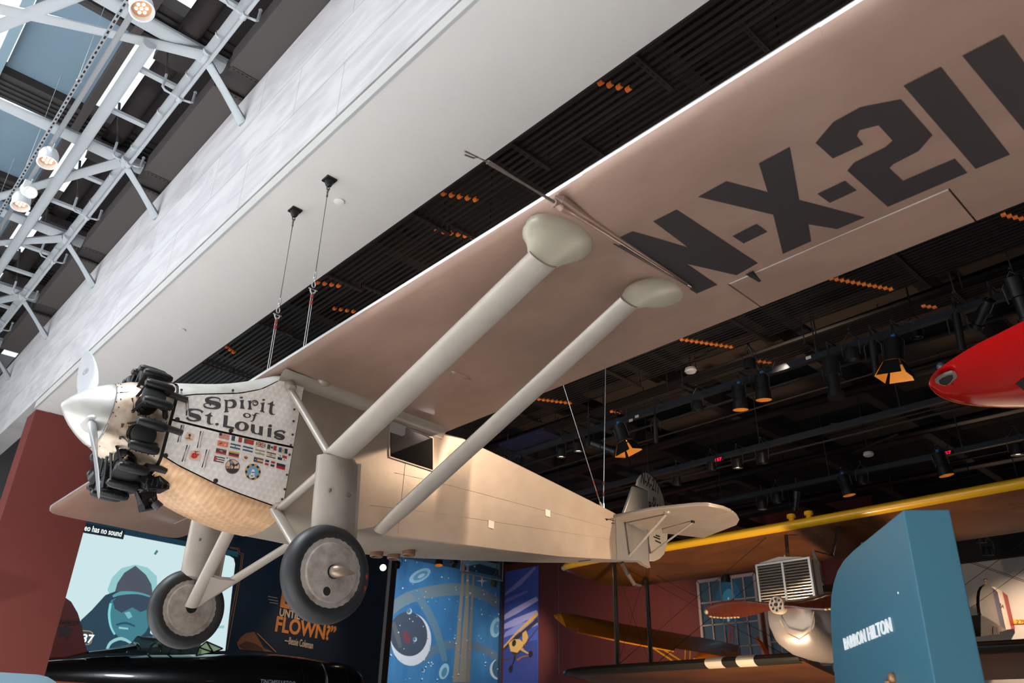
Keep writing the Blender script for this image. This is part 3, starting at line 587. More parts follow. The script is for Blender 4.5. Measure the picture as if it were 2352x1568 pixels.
# ---- wing ----
CH = 2.134
CY = [(0,.035,.035),(.0125,.0545,.0193),(.025,.065,.0147),(.05,.079,.0093),(.1,.096,.0042),(.2,.1136,.0003),(.3,.117,0),(.4,.114,0),(.5,.1052,0),(.6,.0915,0),(.7,.0735,0),(.8,.0522,0),(.9,.028,0),(.95,.0149,0),(1,.004,0)]
def up_(c): return float(np.interp(c, [q[0] for q in CY], [q[1] for q in CY]))
def lo_(c): return float(np.interp(c, [q[0] for q in CY], [q[2] for q in CY]))
CS = [.5*(1-math.cos(PI*i/22)) for i in range(23)]
def wsec(y, c0=0.0, c1=1.0, sc=1.0, ztw=1.0):
    pts = [V((c0+(c1-c0)*c)*CH, y, up_(c0+(c1-c0)*c)*CH*ztw) for c in CS]+[V((c0+(c1-c0)*c)*CH, y, lo_(c0+(c1-c0)*c)*CH*ztw) for c in CS[::-1]]
    return pts
AIL0, AIL1, CA = 4.425, 6.045, .782
wb = MB()
wb.loft([wsec(y) for y in rng(-AIL0, AIL0, 24)])
for s in (-1, 1):
    wb.loft([wsec(s*y, 0, CA) for y in rng(AIL0, AIL1, 6)])
    wb.loft([wsec(s*AIL1), wsec(s*6.6), wsec(s*6.78, .002, .998, 1, .98), wsec(s*6.9, .008, .985, 1, .9), wsec(s*6.96, .02, .965, 1, .75), wsec(s*7.0, .05, .93, 1, .4), wsec(s*7.015, .1, .88, 1, .12)])
NS = 46
for i, f in enumerate(wb.f):        # bright metal faces stand in for the daylight glint on the leading edge
    if len(f) == 4 and f[0] % NS in (0, 1, 2, 44, 45) and min(f)//NS == f[0]//NS: wb.m[i] = 1
wing = A(wb, 'wing', [ALU_W, M('leading_edge_glint', (226,228,230), .3, .75)])
for s in (-1, 1):
    ai = MB(); ai.loft([wsec(s*y, CA+.008, 1.0) for y in rng(AIL0+.012, AIL1-.012, 6)])
    ai = A(ai, 'aileron', ALU_W, wing)
    A(MB().tube([V((CA+.003)*CH, s*(AIL0+.01), .012), V((CA+.003)*CH, s*(AIL1-.01), .012)], .012, 8), 'aileron_hinge_tube', M('hinge_bright', (225,224,222), .35, .4), wing)
    A(MB().tube([ba(1722,628,'z',-.03)*V(1,-s,1), ba(1738,640,'z',-.045)*V(1,-s,1)], .012, 6).loft([[ba(1720,625,'z',0)*V(1,-s,1)+V(0,.035*math.cos(a),-.012*abs(math.sin(a))) for a in rng(0,PI,7)],[ba(1745,646,'z',0)*V(1,-s,1)+V(0,.012*math.cos(a),-.004*abs(math.sin(a))) for a in rng(0,PI,7)]], closed=False), 'aileron_horn', DARK, wing)
    A(MB().ball((1.31, s*1.69, .0), .05, 12, (2.6,.7,.55)), 'inspection_blister', ALU_W, wing)
# wing lettering, painted on the underside
def wl(px, py): q = ba(px, py, 'z', -.0025); return q
wi = Ink(lambda x, y: ba(x, y, 'z', -.0025))
wi.poly([(1407,552),(1453,531),(1580,568),(1500,508),(1554,481),(1741,604),(1692,632),(1578,606),(1648,654),(1600,674)])
wi.poly([(1682,542),(1738,514),(1763,532),(1708,559)])
wi.poly([(1603,452),(1668,416),(1763,441),(1743,375),(1814,337),(1836,459),(1987,499),(1923,526),(1857,515),(1863,554),(1798,583),(1776,493)])
wi.poly([(1877,445),(1941,415),(1968,437),(1906,466)])
wi.poly([(1873,328),(1914,280),(1976,246),(2069,228),(2142,310),(2110,347),(2052,377),(2043,386),(2074,415),(2193,364),(2222,397),(2039,475),(1946,392),(1962,373),(2033,338),(2050,323),(2018,288),(1974,299),(1968,312),(1983,332),(1913,364)])
wi.poly([(2075,197),(2161,153),(2320,355),(2241,388)])
g1 = [ba(2210,128,'z',-.0025), ba(2305,79,'z',-.0025)]
wi.mb.add([g1[0], g1[1], V(1.615, -6.735, -.0025), V(1.615, -6.548, -.0025)], [(0,1,2,3)])
A(wi.mb, 'registration_lettering', BLK, wing, smooth=0)
# ---- pods and struts ----
def oval(c, X, Y, a, b, n=20): return [c+X*a*math.cos(t)+Y*b*math.sin(t) for t in [2*PI*k/n for k in range(n)]]
def strutsec(c, d, ch, th, n=20):
    X = unit(V(1,0,0)-d*d[0]); Y = np.cross(d, X)
    return [c+X*(ch*(.5*math.cos(t)+.06*(1-math.cos(t)**2)))+Y*th/2*math.sin(t)*(1-.25*max(0, math.cos(t))) for t in [2*PI*k/n for k in range(n)]]
def strut(name, a, b, ch, th, mat=ALU_S, ends=(1,1), parent=None, n=8):
    a = np.array(a); b = np.array(b); d = unit(b-a); L = np.linalg.norm(b-a)
    rings = []
    for i in range(n+1):
        t = i/n; k = 1.0
        if t < .08: k = ends[0]+(1-ends[0])*t/.08
        if t > .92: k = ends[1]+(1-ends[1])*(1-t)/.08
        rings.append(strutsec(a+(b-a)*t, d, ch*k, th*(.7+.3*k)))
    return A(MB().loft(rings), name, mat, parent)
def pod(s, c0, a, b, bot, ch, th, dirn, nm='strut_fairing'):
    rings = []; X, Y = V(1,0,0), V(0,1,0); c0 = V(*c0); bot = V(*bot)
    sec = strutsec(bot, dirn, ch, th, 20); sec2 = strutsec(bot+dirn*-.10, dirn, ch, th, 20)
    top = oval(c0, X, Y, a, b); o = math.atan2(0, 1)
    # match winding of the strut section to the oval
    def fit(sec): 
        best = min(((sum(np.linalg.norm(sec[(k+i*q) % 20]-bot-(top[i]-c0)) for i in range(20)), k, q) for k in range(20) for q in (1,-1)))
        return [sec[(best[1]+i*best[2]) % 20] for i in range(20)]
    se, se2 = fit(sec), None
    off = np.array(se)-np.array(bot)
    for w, e in ((0,0),(.06,.03),(.2,.12),(.4,.33),(.6,.58),(.8,.82),(.93,.96),(1,1)):
        cen = c0+(bot-c0)*w; sh = (1-e)
        bul = 1.0+.10*math.sin(PI*w)
        rings.append([cen+((np.array(top[i])-c0)*sh*bul+off[i]*e) for i in range(20)])
    rings.append([q-dirn*.09 for q in rings[-1]])
    rings.insert(0, [q+V(0,0,.02) for q in rings[0]])
    A(MB().loft(rings), nm, M('fairing_khaki', (178,170,152), .45, .2, (3, (160,152,134), .3)), wing)
GJ = V(.335, 1.235, -1.0)
for s in (-1, 1):
    S = V(1, s, 1)
    top = V(.22, 3.845, -.235)*S; d = unit(top-GJ*S)
    pod(s, V(.335, 3.92, .0)*S, .29, .185, top, .25, .105, d)
    strut('wing_strut', GJ*S+d*.02, top+d*.03, .255, .105)
    t2 = V(1.11, 3.885, -.20)*S; lo2 = V(1.40, .45, -1.275)*S; d2 = unit(t2-lo2)
    pod(s, V(1.395, 3.97, .0)*S, .235, .175, t2, .19, .085, d2)
    strut('wing_strut', lo2, t2+d2*.03, .20, .088, ends=(.75,1))
    strut('brace_strut', V(.185,.46,-.15)*S, GJ*S+V(-.07,0,.03), .085, .06)
    strut('brace_strut', V(.285,.44,-1.325)*S, GJ*S+V(-.02,.0,-.05), .09, .06)
    # shock strut fairing
    fr = []
    for z, k, x0 in ((-.965,.25,.0),(-.985,.8,.0),(-1.02,1,.0),(-1.25,1,.01),(-1.5,1,.02),(-1.64,1,.03),(-1.69,.88,.03),(-1.715,.55,.03)):
        ring_ = []
        for t in [2*PI*q/24 for q in range(24)]:
            cx = math.cos(t); ring_.append(V(.36+x0+(.21*cx if cx > 0 else .20*cx)*k, s*(1.25+(-1.0-z)*.06)+.105*k*math.sin(t)*(1-.75*max(0,cx)**1.5), z+(.35*.05*cx if z > -1.0 else 0)))
        fr.append(ring_)
    fa = A(MB().loft(fr), 'shock_strut_fairing', ALU_S)
    A(MB().bar((.57,s*1.253,-.99),(.60,s*1.29,-1.68),.006,.05,(1,0,0)), 'fairing_flange', ALU_S, fa)
    bt = MB()
    for x, z in ((.26,-1.33),(.45,-1.33)): bt.lathe([(0,.016),(.012,.014),(.014,.008),(.022,.008)], (x, -1.272-.09 if s<0 else 1.272-.105-.005, z), (0,-1,0), 10)
    A(bt, 'fairing_bolt', M('bolt_grey', (120,118,112), .4, .6), fa)
    A(MB().tube([V(.36,s*1.27,-1.68), V(.335,s*1.25,-1.99)], .03, 10), 'shock_strut', STEEL)
    # axle V
    ax = V(.335, 1.19, -1.985)*S; j = ax+(V(.29,.45,-1.34)*S-ax)*.18
    strut('gear_leg', V(.26,.45,-1.33)*S, ax, .135, .06)
    strut('gear_leg', V(.95,.45,-1.345)*S, ax+V(.04,0,.03), .105, .055)
    A(MB().plate([ax+V(-.03,0,0), ax+(V(.26,.45,-1.33)*S-ax)*.42+V(-.02,0,0), ax+(V(.6,.45,-1.34)*S-ax)*.40, ax+(V(.95,.45,-1.345)*S-ax)*.42, ax+V(.07,0,.02)], .045), 'gear_gusset', ALU_S)
    # wheel
    wc = V(.352, s*1.335, -1.992); yv = V(0, s, 0)
    w = MB().lathe([(-.075,.26),(-.088,.29),(-.09,.325),(-.07,.362),(-.04,.381),(0,.388),(.04,.381),(.07,.362),(.09,.325),(.088,.29),(.075,.26)], wc, yv, 56, False)
    wh = A(w, 'wheel', TYRE)
    d_ = MB()
    for sg in (1, -1):
        n = 56; ri = []
        for h, q, jag in ((.078,.283,.012),(.082,.262,.006),(.084,.235,0),(.10,.225,0),(.112,.12,0),(.114,.045,0)):
            a_, b_, dd = frame(yv*sg); ri.append([wc+dd*h+(a_*math.cos(t)+b_*math.sin(t))*(q+jag*(1 if k % 2 else -1)) for k, t in enumerate([2*PI*k/n for k in range(n)])])
        d_.loft(ri, True, False)
    A(d_, 'wheel_cover', HUBM, wh)
    hb = MB()
    for sg in (1,-1):
        hb.lathe([(.112,.055),(.122,.055),(.122,.028)], wc, yv*sg, 20)
        for k in range(20): t = 2*PI*k/20; hb.box(wc+yv*sg*.122+V(.045*math.cos(t),0,.045*math.sin(t)), (.007,.012,.007))
    A(hb, 'hub_spring', DARK, wh)
    vh = wc+yv*.1085+V(-.035,0,-.155); mv = MB().lathe([(0,.05),(.008,.052),(.010,.036),(.005,.034)], vh, yv, 24, False); mv.mi = 1
    mv.lathe([(.0055,.036),(.006,.0)], vh, yv, 24); A(mv, 'valve_hole_rim', [HUBM, DARK], wh)
    rings = [[wc+yv*(.115+h)+V(dx, 0, dz*0)+V(q*math.cos(t)*1.0,0,q*math.sin(t)) for t in [2*PI*k/16 for k in range(16)]] for h, q, dx, dz in ((0,.046,0,0),(.03,.05,.005,0),(.06,.046,.02,0),(.08,.036,.05,0),(.085,.02,.1,0),(.08,.004,.155,0))]
    A(MB().loft(rings), 'axle_cap', M('axle_cap_metal', (176,160,146), .35, .6, (12, (120,92,74), .3)), wh)
    for dx, dz in ((.325,.02),(.325,-.075)):
        dm = wc+yv*.0925+V(dx,0,dz); A(MB().plate([dm+V(0,0,.024),dm+V(.012,0,0),dm+V(0,0,-.024),dm+V(-.012,0,0)], .004, V(0,1,0)), 'red_diamond', COP, wh)
    # root fillet and front cabane knuckle
    rings = [[V(x, s*(.452+.10*(1-math.cos(a))), -.10+.10*math.sin(a)) for a in rng(0, PI/2, 7)] for x in rng(.05, 2.1, 16)]
    A(MB().loft(rings, closed=False), 'wing_root_fillet', ALU)
    A(MB().lathe([(-.02,.07),(.02,.06),(.07,.035)], V(.175,s*.45,-.12), V(0,s,-.6), 14), 'strut_socket', ALU)
    A(MB().lathe([(-.06,.07),(0,.075),(.05,.06)], V(.285,s*.44,-1.32), V(0,s,-.3), 14), 'strut_socket', ALU)
A(MB().ball((.47,-.56,.0), .06, 12, (1.2,.8,.7)), 'fuel_cap_bulge', ALU)
# ---- cabin window (port) ----
yw = -.4535
wq = [SP(*q, .003) for q in ((897,1000),(897,1047),(992,1078),(992,1014))]
A(MB().plate([p+V(0,-.002,0) for p in (SP(897,968,.003), SP(897,1047,.003), SP(992,1078,.003), SP(992,1008,.003))], .006, V(0,1,0)), 'cabin_window', M('window_glass', (16,15,14), .06, 0, spec=.9))
fw = MB()
C4 = [SP(894,966,.006), SP(894,1049,.006), SP(994,1081,.006), SP(994,1006,.006)]
for i in range(4): fw.bar(C4[i], C4[(i+1) % 4], .012, .018, (0,1,0))
A(fw, 'window_frame', ALU)
A(MB().box(SP(912,985,.03), (.17,.07,.1)), 'window_box', M('tail_grey_metal', (150,148,146)))
for x, y in ((1.99,.05),(1.98,.31),(1.72,.25)):
    A(MB().lathe([(0,.062),(.02,.07),(.075,.07),(.08,.066),(.08,.05),(.03,.05)], V(x,y-.2,ZB(x)+.03), V(0,0,-1), 20), 'filler_pipe', M('filler_bronze', (120,92,74), .5, .4))
# ---- pitot tube ----
pt = A(MB().tube([V(-.02,-4.2,-.06), V(.05,-4.2,-.055), V(.2,-4.19,-.03), V(1.45,-4.205,-.012)], [.028,.026,.02,.012], 12).loft([[V(x, -4.2+.05*math.cos(a)*k, .0-.05*math.sin(a)*k) for a in rng(0,PI,9)] for x, k in ((-.02,.3),(.03,1),(.12,.9),(.35,.5),(1.5,.35))], closed=False), 'pitot_fairing', ALU_W, wing)
A(MB().plate([V(.66,-4.21,-.052),V(.66,-4.14,-.004),V(1.5,-4.19,-.004),V(1.5,-4.225,-.03)], .004), 'fairing_paint', BLK, wing)
pit = A(MB().tube([V(-.04,-4.225,-.075), ba(1120,372,'y',-4.24)], [.011,.014], 10), 'pitot_mast', M('pitot_brown', (112,100,94), .4, .6), wing)
a_ = ba(1120,372,'y',-4.24); b_ = ba(1068,347,'y',-4.24); 
A(MB().tube([a_, b_], .006, 8).tube([a_+(b_-a_)*.45, a_+(b_-a_)*.6+V(0,-.0,-.02), b_+V(.0,0,-.028)], .0055, 8), 'pitot_prong', M('pitot_brown', (112,100,94)), wing)
# ---- tail ----
y0 = lambda px, py: ba(px, py, 'y', 0)
FS = M('fin_silver', (158,156,152), .42, .3, (3, (142,140,136), .3)); RUD = M('rudder_silver', (176,168,158), .5, .2)
A(MB().plate([y0(1425,1190), y0(1452,1116), y0(1485,1126), y0(1487,1205)], .05, V(0,1,0)), 'tail_fin', FS, bevel=.018)
rd_ = [(1461,1114),(1464,1101),(1471,1091),(1480,1085),(1489,1089),(1500,1099),(1512,1117),(1521,1141),(1527,1168),(1531,1200),(1532,1222),(1530,1252),(1524,1272),(1514,1283),(1503,1288),(1490,1289),(1489,1255),(1488,1200),(1487,1126)]
rud = A(MB().plate([y0(*q) for q in rd_], .045, V(0,1,0)), 'rudder', RUD, bevel=.015)
def rtext(body, p, q, h, nm):     # lettering along p->q on the rudder's port face
    P, Q = ba(*p, 'y', -.026), ba(*q, 'y', -.026); X = unit(Q-P); mb = MB()
    put_text(mb, body, P, X, V(-X[2]*0-X[0]*0,0,1)-X*X[2], np.linalg.norm(Q-P), h, .022); A(mb, nm, BLK, rud, smooth=0)
rtext('N-X-211', (1472,1108), (1512,1134), .2, 'rudder_lettering'); rtext('R!', (1500,1153), (1507,1156), .09, 'rudder_lettering'); rtext('RYAN', (1491,1170), (1526,1181), .13, 'rudder_lettering')
for k, (a, b) in enumerate((((1506,1229),(1516,1232)),((1501,1232),(1516,1238)),((1505,1241),(1518,1247)))): 
    P, Q = ba(*a,'y',-.025), ba(*b,'y',-.025); A(MB().bar(P, Q, .002, .022, (0,0,1)), 'rudder_small_print', BLK, rud)
for s in (-1, 1):
    q = lambda px, py, z: ba(px, py, 'z', z)*V(1,-s,1)
    zs, zh, ze = -.195, -.205, -.24
    st_ = [q(1408,1185,zs), q(1500,1167,zs), q(1590,1157.5,zs), q(1630,1157,zs), q(1662,1164,zs), q(1681,1172,zs), q(1516,1211,zh), q(1492,1216,zh)]
    st_[0][1] = s*.12; st_[-1][1] = s*.13
    sb = A(MB().plate(st_, .05, V(0,0,1)), 'stabilizer', ALU, bevel=.02)
    el_ = [q(1519,1211,zh), q(1682,1173,zh), q(1692,1181,zh), q(1698,1192,zh-.01), q(1692,1203,zh-.02), q(1615,1233,ze), q(1522,1222,zh-.02)]
    A(MB().plate(el_, .035, V(0,.02,1)), 'elevator', ALU, bevel=.012)
    hp = q(1591,1194,-.215)
    A(MB().ball(q(1533,1176,-.22), .045, 12, (1.3,1,.6)), 'strut_socket', ALU, sb)
    A(MB().box(hp+V(0,0,-.02), (.05,.03,.04)), 'elevator_hinge', DARK, sb)
    lowf = ba(1441,1281,'y',-.07)*V(1,-s,1); lowr = ba(1495,1271,'y',-.03)*V(1,-s,1)
    strut('tail_strut', lowf, q(1530,1181,-.225), .05, .03); strut('tail_strut', lowr, hp+V(0,0,-.03), .038, .026)
A(MB().tube([y0(1428,1292), y0(1442,1318), y0(1457,1342)], [.035,.03,.028], 10).box(y0(1463,1343), (.15,.05,.025)), 'tail_skid', M('skid_brown', (92,76,70), .5, .3))
sq = [ba(*p_,'y',-.17) for p_ in ((1376,1264),(1391,1265),(1382,1275),(1368,1273))]
A(MB().tube(sq+[sq[0]], .006, 6).tube([ba(1374,1274,'y',-.16), ba(1355,1286,'y',-.12), ba(1328,1289,'y',-.1)], .006, 6), 'control_cable', ENG2)
for a, b in (((1391,1191),(1410,1195)),((1393,1194),(1408,1190)),((1405,1201),(1411,1202))): A(MB().tube([SP(*a,.008), SP(*b,.008)], .005, 6), 'control_cable', ENG2)
# ---- hanging cables ----
def world(p): return MA@np.array(p, float)
CB = M('cable_steel', (112,110,108), .35, .8); CBB = M('cable_bright', (196,196,192), .3, .6); BLKM = M('mount_black', (26,26,27), .4, .3); REDT = M('cable_red_tape', (150,62,48), .5)
def front_cable(top, base, label):
    t = thing('suspension_cable', label, 'cable', top, 'front suspension cables'); top = np.array(top); base = np.array(base); d = unit(base-top); L = np.linalg.norm(base-top)
    mt = MB().box(top+V(0,0,-.012), (.13,.13,.024)).lathe([(0,.052),(.03,.05),(.07,.034),(.085,.02)], top+V(0,0,-.02), V(0,0,-1), 14); mt.build('ceiling_mount', BLKM, t, bevel=.004)
    a = top+V(0,0,-.09); sh = MB(); sh.tube([a+V(.018*math.cos(w),0,-.03+.035*math.sin(w)) for w in rng(0, 2*PI, 13)], .007, 6); sh.tube([a+V(0,.014*math.cos(w),-.075+.03*math.sin(w)) for w in rng(0, 2*PI, 11)], .006, 6); sh.build('shackle', CB, t)
    u = lambda q: top+d*q
    MB().tube([u(.16), u(.24)], .012, 8).tube([u(.16), u(L*.55)], .0045, 6).build('wire_rope', CB, t)
    k = MB(); q0 = L*.55
    k.tube([u(q0)+V(0,.02*math.cos(w),0)+d*(.06*math.sin(w)+.03) for w in rng(0, 2*PI, 13)], .008, 6); k.tube([u(q0+.13)+V(.02*math.cos(w),0,0)+d*(.035*math.sin(w)) for w in rng(0, 2*PI, 11)], .007, 6)
    k.tube([u(q0+.19)+V(.03*math.cos(w),.0,0)+d*(.05*math.sin(w)) for w in rng(0, PI, 9)], .009, 6).tube([u(q0+.19)+V(-.05,0,0), u(q0+.19)+V(.05,0,0)], .008, 6); k.build('shackle', CBB, t)
    r_ = MB()
    for s in (-1, 1): r_.tube([u(q0+.22)+V(s*.011,0,0), u(L-.02)+V(s*.011,0,0)], .0055, 6)
    r_.build('strap_pair', CBB, t)
    p = MB()
    for q in (q0+.26, q0+.33, L-.08): p.lathe([(0,.02),(.035,.02)], u(q), d, 8)
    p.build('red_sleeve', REDT, t)
b1, b2 = world((.28,.36,.215)), world((.28,-.40,.215))
front_cable(bw(678,482,'z',2.5), b1, 'thin steel cable from the grey soffit to the wing, nearer the propeller')
front_cable(bw(757,412,'z',2.5), b2, 'thin steel cable from the grey soffit to the wing, beside the round white sensor')
def rear_cable(a, b, label, r=.006):
    t = thing('suspension_cable', label, 'cable', a, 'rear suspension cables')
    MB().tube([a, b], r, 6).build('wire_rope', CBB, t); d = unit(np.array(b)-a)
    MB().tube([np.array(b)-d*.42, np.array(b)-d*.2], r*1.7, 6).build('red_sleeve', REDT, t); MB().lathe([(0,.014),(.1,.02)], np.array(b)-d*.1, d, 8).build('cable_clamp', CBB, t)
bt_ = world(ba(1386,1172,'y',0)); 
rear_cable(bw(1391,840,'x',bt_[0]), bt_, 'upright steel cable rising from the tail of the silver aeroplane')
pq = bw(1280,840,'y',bt_[1]-.3); rear_cable(pq, bt_+V(-.09,-.05,0), 'slanting steel cable leaning left from the tail of the silver aeroplane')
# ---------------- far wall: screen, quotation, mural, banner ----------------
def flat_pic(name, f, shapes, parent=None, emit=0.0, pre='pic', step=.0015):   # a flat picture built of coloured shapes in its own plane
    mb = MB(); mats = []; lay = 0
    for rgb, kind, s in shapes:
        m = M('%s_%d_%d_%d' % ((pre,)+tuple(rgb)), rgb, .6, emit=emit)
        if emit and not m.get('e'): m.node_tree.nodes['Principled BSDF'].inputs['Base Color'].default_value = (0,0,0,1); m['e'] = 1
        if m not in mats: mats.append(m)
        mb.mi = mats.index(m); lay += 1
        k = Ink(lambda x, y, L=lay: f(x, y, L*step), mb)
        {'p': lambda: k.poly(s), 'r': lambda: k.ribbon(s), 'o': lambda: k.ring(*s)}[kind]()
    return mb.build(name, mats, parent, smooth=0)
YW = 15.05
scr = thing('video_screen', 'glowing pale cyan video screen showing a hooded aviator in goggles', 'screen', bw(330,1400,'y',YW-.06))
sx0, sx1 = .9, bw(541,1300,'y',YW)[0]; sz1 = bw(541,1287,'y',YW)[2]+.03; sz0 = -3.2
MB().box(((sx0+sx1)/2, YW-.03, (sz0+sz1)/2), (sx1-sx0, .05, sz1-sz0)).build('screen_panel', M('screen_bezel_navy', (6,26,38), .5), scr)
def zs(x, y): return (80+x/3.213, 1080+y/3.213)
fs = lambda x, y, o: bw(*zs(x, y), 'y', YW-.06-o)
W_, TE1, TE2, DG, DK_ = (208,234,238), (150,205,208), (66,128,142), (78,84,96), (38,66,84)
flat_pic('picture', fs, [(W_, 'p', [(80,440),(640,470),(1160,570),(1440,632),(1468,650),(1478,690),(1405,1330),(60,1330)]), ((20,52,68), 'p', [(120,400),(370,405),(660,470),(1160,568),(1420,622),(1500,640),(1500,600),(360,370)]),
  (TE1, 'p', [(535,880),(570,790),(640,720),(740,695),(830,715),(900,780),(905,900),(880,960),(560,930)]), (DG, 'p', [(590,900),(610,830),(660,755),(742,703),(820,770),(860,840),(872,930),(860,1000),(600,1000)]),
  (DK_, 'p', [(200,1330),(345,1100),(420,1030),(520,920),(600,890),(700,920),(860,930),(870,1060),(850,1200),(1040,1330)]), (TE2, 'p', [(560,960),(640,920),(850,930),(860,1100),(820,1190),(740,1260),(650,1260),(580,1190),(540,1080)]),
  ((56,72,92), 'p', [(575,965),(640,905),(760,900),(850,930),(845,1020),(780,1045),(720,1010),(640,1050),(590,1020)]), ((92,160,170), 'r', [(575,930,8),(640,905,14),(760,905,8),(850,930,6)]), ((130,215,220), 'r', [(560,980,9),(548,1060,9),(560,1150,8),(590,1210,7)]),
  ((120,190,196), 'p', [(660,1050),(700,1040),(720,1080),(690,1095)]), ((40,84,100), 'r', [(600,1140,7),(670,1125,9),(740,1150,6)]), ((150,205,208), 'r', [(620,1160,7),(690,1168,6)]), (TE1, 'r', [(530,1330,9),(560,1270,11),(640,1240,12),(720,1280,8)]), (TE2, 'r', [(885,620,8),(905,590,9)]), ((88,108,122), 'p', [(870,1200),(1040,1250),(1180,1330),(860,1330)]), (TE1, 'p', [(1330,1150),(1400,1142),(1395,1165),(1335,1165)])], scr, emit=.95, pre='scr')
tp, tq = bw(150,1206,'y',YW-.12), bw(280,1231,'y',YW-.12)
mb = MB(); put_text(mb, 'video has no sound', V(tq[0]-1.10,YW-.13,tq[2]-.02), V(1,0,.0), V(0,0,1), 1.08, .15, .01); mb.build('caption', M('scr_caption', (240,250,250), .5, emit=1.0), scr, smooth=0)
MB().box((tq[0]-.7, YW-.12, tq[2]+.045), (1.5,.004,.24)).build('caption_strip', M('caption_dark', (30,52,62), .5), scr)
q = [bw(*zs(*p), 'y', YW-.13) for p in ((330,1180),(405,1186),(426,1200),(415,1270),(395,1284),(320,1280))]
lb = MB().plate(q, .006); lb.build('year_plate', M('plate_slate', (70,84,96), .5, emit=.25), scr)
fr = MB()
for i in range(6): fr.bar(q[i]+V(0,-.012,0), q[(i+1) % 6]+V(0,-.012,0), .006, .02)
fr.build('year_frame', M('gold_line', (214,170,110), .4, emit=.3), scr)
mb = MB(); put_text(mb, '37', q[0]+(q[3]-q[0])*.4+V(-.03,-.02,-.17), V(1,0,0), V(0,0,1), None, .2, .02); mb.build('year_number', M('scr_caption', (240,250,250)), scr, smooth=0)
# gold border lines and the quotation on the navy wall
def wall_thing(name, label, cat, mat, segs, r=.012):
    mb = MB()
    for a, b in segs: mb.bar(bw(*a, 'y', YW-.02), bw(*b, 'y', YW-.02), .012, r*2, (0,1,0) if abs(a[0]-b[0]) > abs(a[1]-b[1])*2 else (0,1,0))
    return tag(mb.build(name, mat, None), label, cat)
GOLD = M('gold_paint', (190,132,88), .5, .2)
def zz(x, y): return (320+x/4.356, 1140+y/4.356)
wall_thing('border_line', 'thin gold stepped border line painted on the navy wall beside the video screen', 'border', GOLD, [(zz(*a), zz(*b)) for a, b in (((880,500),(1000,520)),((1000,520),(1003,560)),((1003,560),(1040,572)),((1040,572),(1020,760)),((1020,760),(880,1530)),((910,515),(985,530)),((985,530),(990,575)),((990,575),(1022,585)),((1022,585),(1005,760)),((1005,760),(855,1500)))], .007)
QM = M('quote_orange', (226,140,70), .5); QW = M('quote_pale', (232,200,176), .5)
def quote(body, p, q_, h, mat, name, label, bold=.02):
    P, Q = bw(*p, 'y', YW-.02), bw(*q_, 'y', YW-.02); mb = MB(); put_text(mb, body, P, Q-P, V(0,0,1), np.linalg.norm(Q-P), h, bold, .01)
    return tag(mb.build(name, mat, None, smooth=0), label, 'lettering')
quote('LIVED', (643,1394), (790,1428), .62, QM, 'wall_lettering', 'large orange capital letters half hidden behind the near wheel, top line of the quotation', .03)
quote('UNTIL YOU', (641,1414), (726,1430), .22, QW, 'wall_lettering', 'small pale capital letters beginning UNTIL, behind the near wheel')
quote('FLOWN?”', (631,1450), (769,1473), .44, QM, 'wall_lettering', 'large orange capital letters reading FLOWN on the navy wall', .03)
quote('—Bessie Coleman', (653,1477), (718,1490), .20, QW, 'wall_lettering', 'small pale signature line under the quotation on the navy wall', .012)
for a, b, l in (((616,1369),(637,1373),'uppermost'),((617,1376),(638,1380),'middle'),((620,1383),(638,1386),'lowest')): wall_thing('accent_line', l+' of three short pale speed lines left of the orange quotation', 'line', QW, [(a, b)], .012)['group'] = 'speed lines on the navy wall'
mtn = flat_pic('painted_mountain', lambda x, y, o: bw(*zs(x, y), 'y', YW-.02-o), [((150,92,58), 'p', [(1490,1275),(1520,1230),(1560,1200),(1620,1190),(1650,1240),(1690,1310),(1760,1340),(1600,1330),(1510,1320)]), ((92,58,42), 'p', [(1500,1290),(1560,1260),(1620,1275),(1680,1310),(1690,1335),(1540,1325)]), ((196,132,90), 'r', [(1640,1200,3),(1780,1340,3)])], None, 0, 'mtn'); tag(mtn, 'orange brown painted mountain slope at the foot of the navy wall', 'painting')
tag(flat_pic('painted_cloud', lambda x, y, o: bw(x, y, 'y', YW-.02-o), [((18,44,56), 'p', [(770,1560),(775,1530),(800,1510),(840,1505),(872,1520),(868,1568),(800,1568)])], None, 0, 'wc'), 'faint dark blue cloud shape on the navy wall right of the black aeroplane', 'painting')
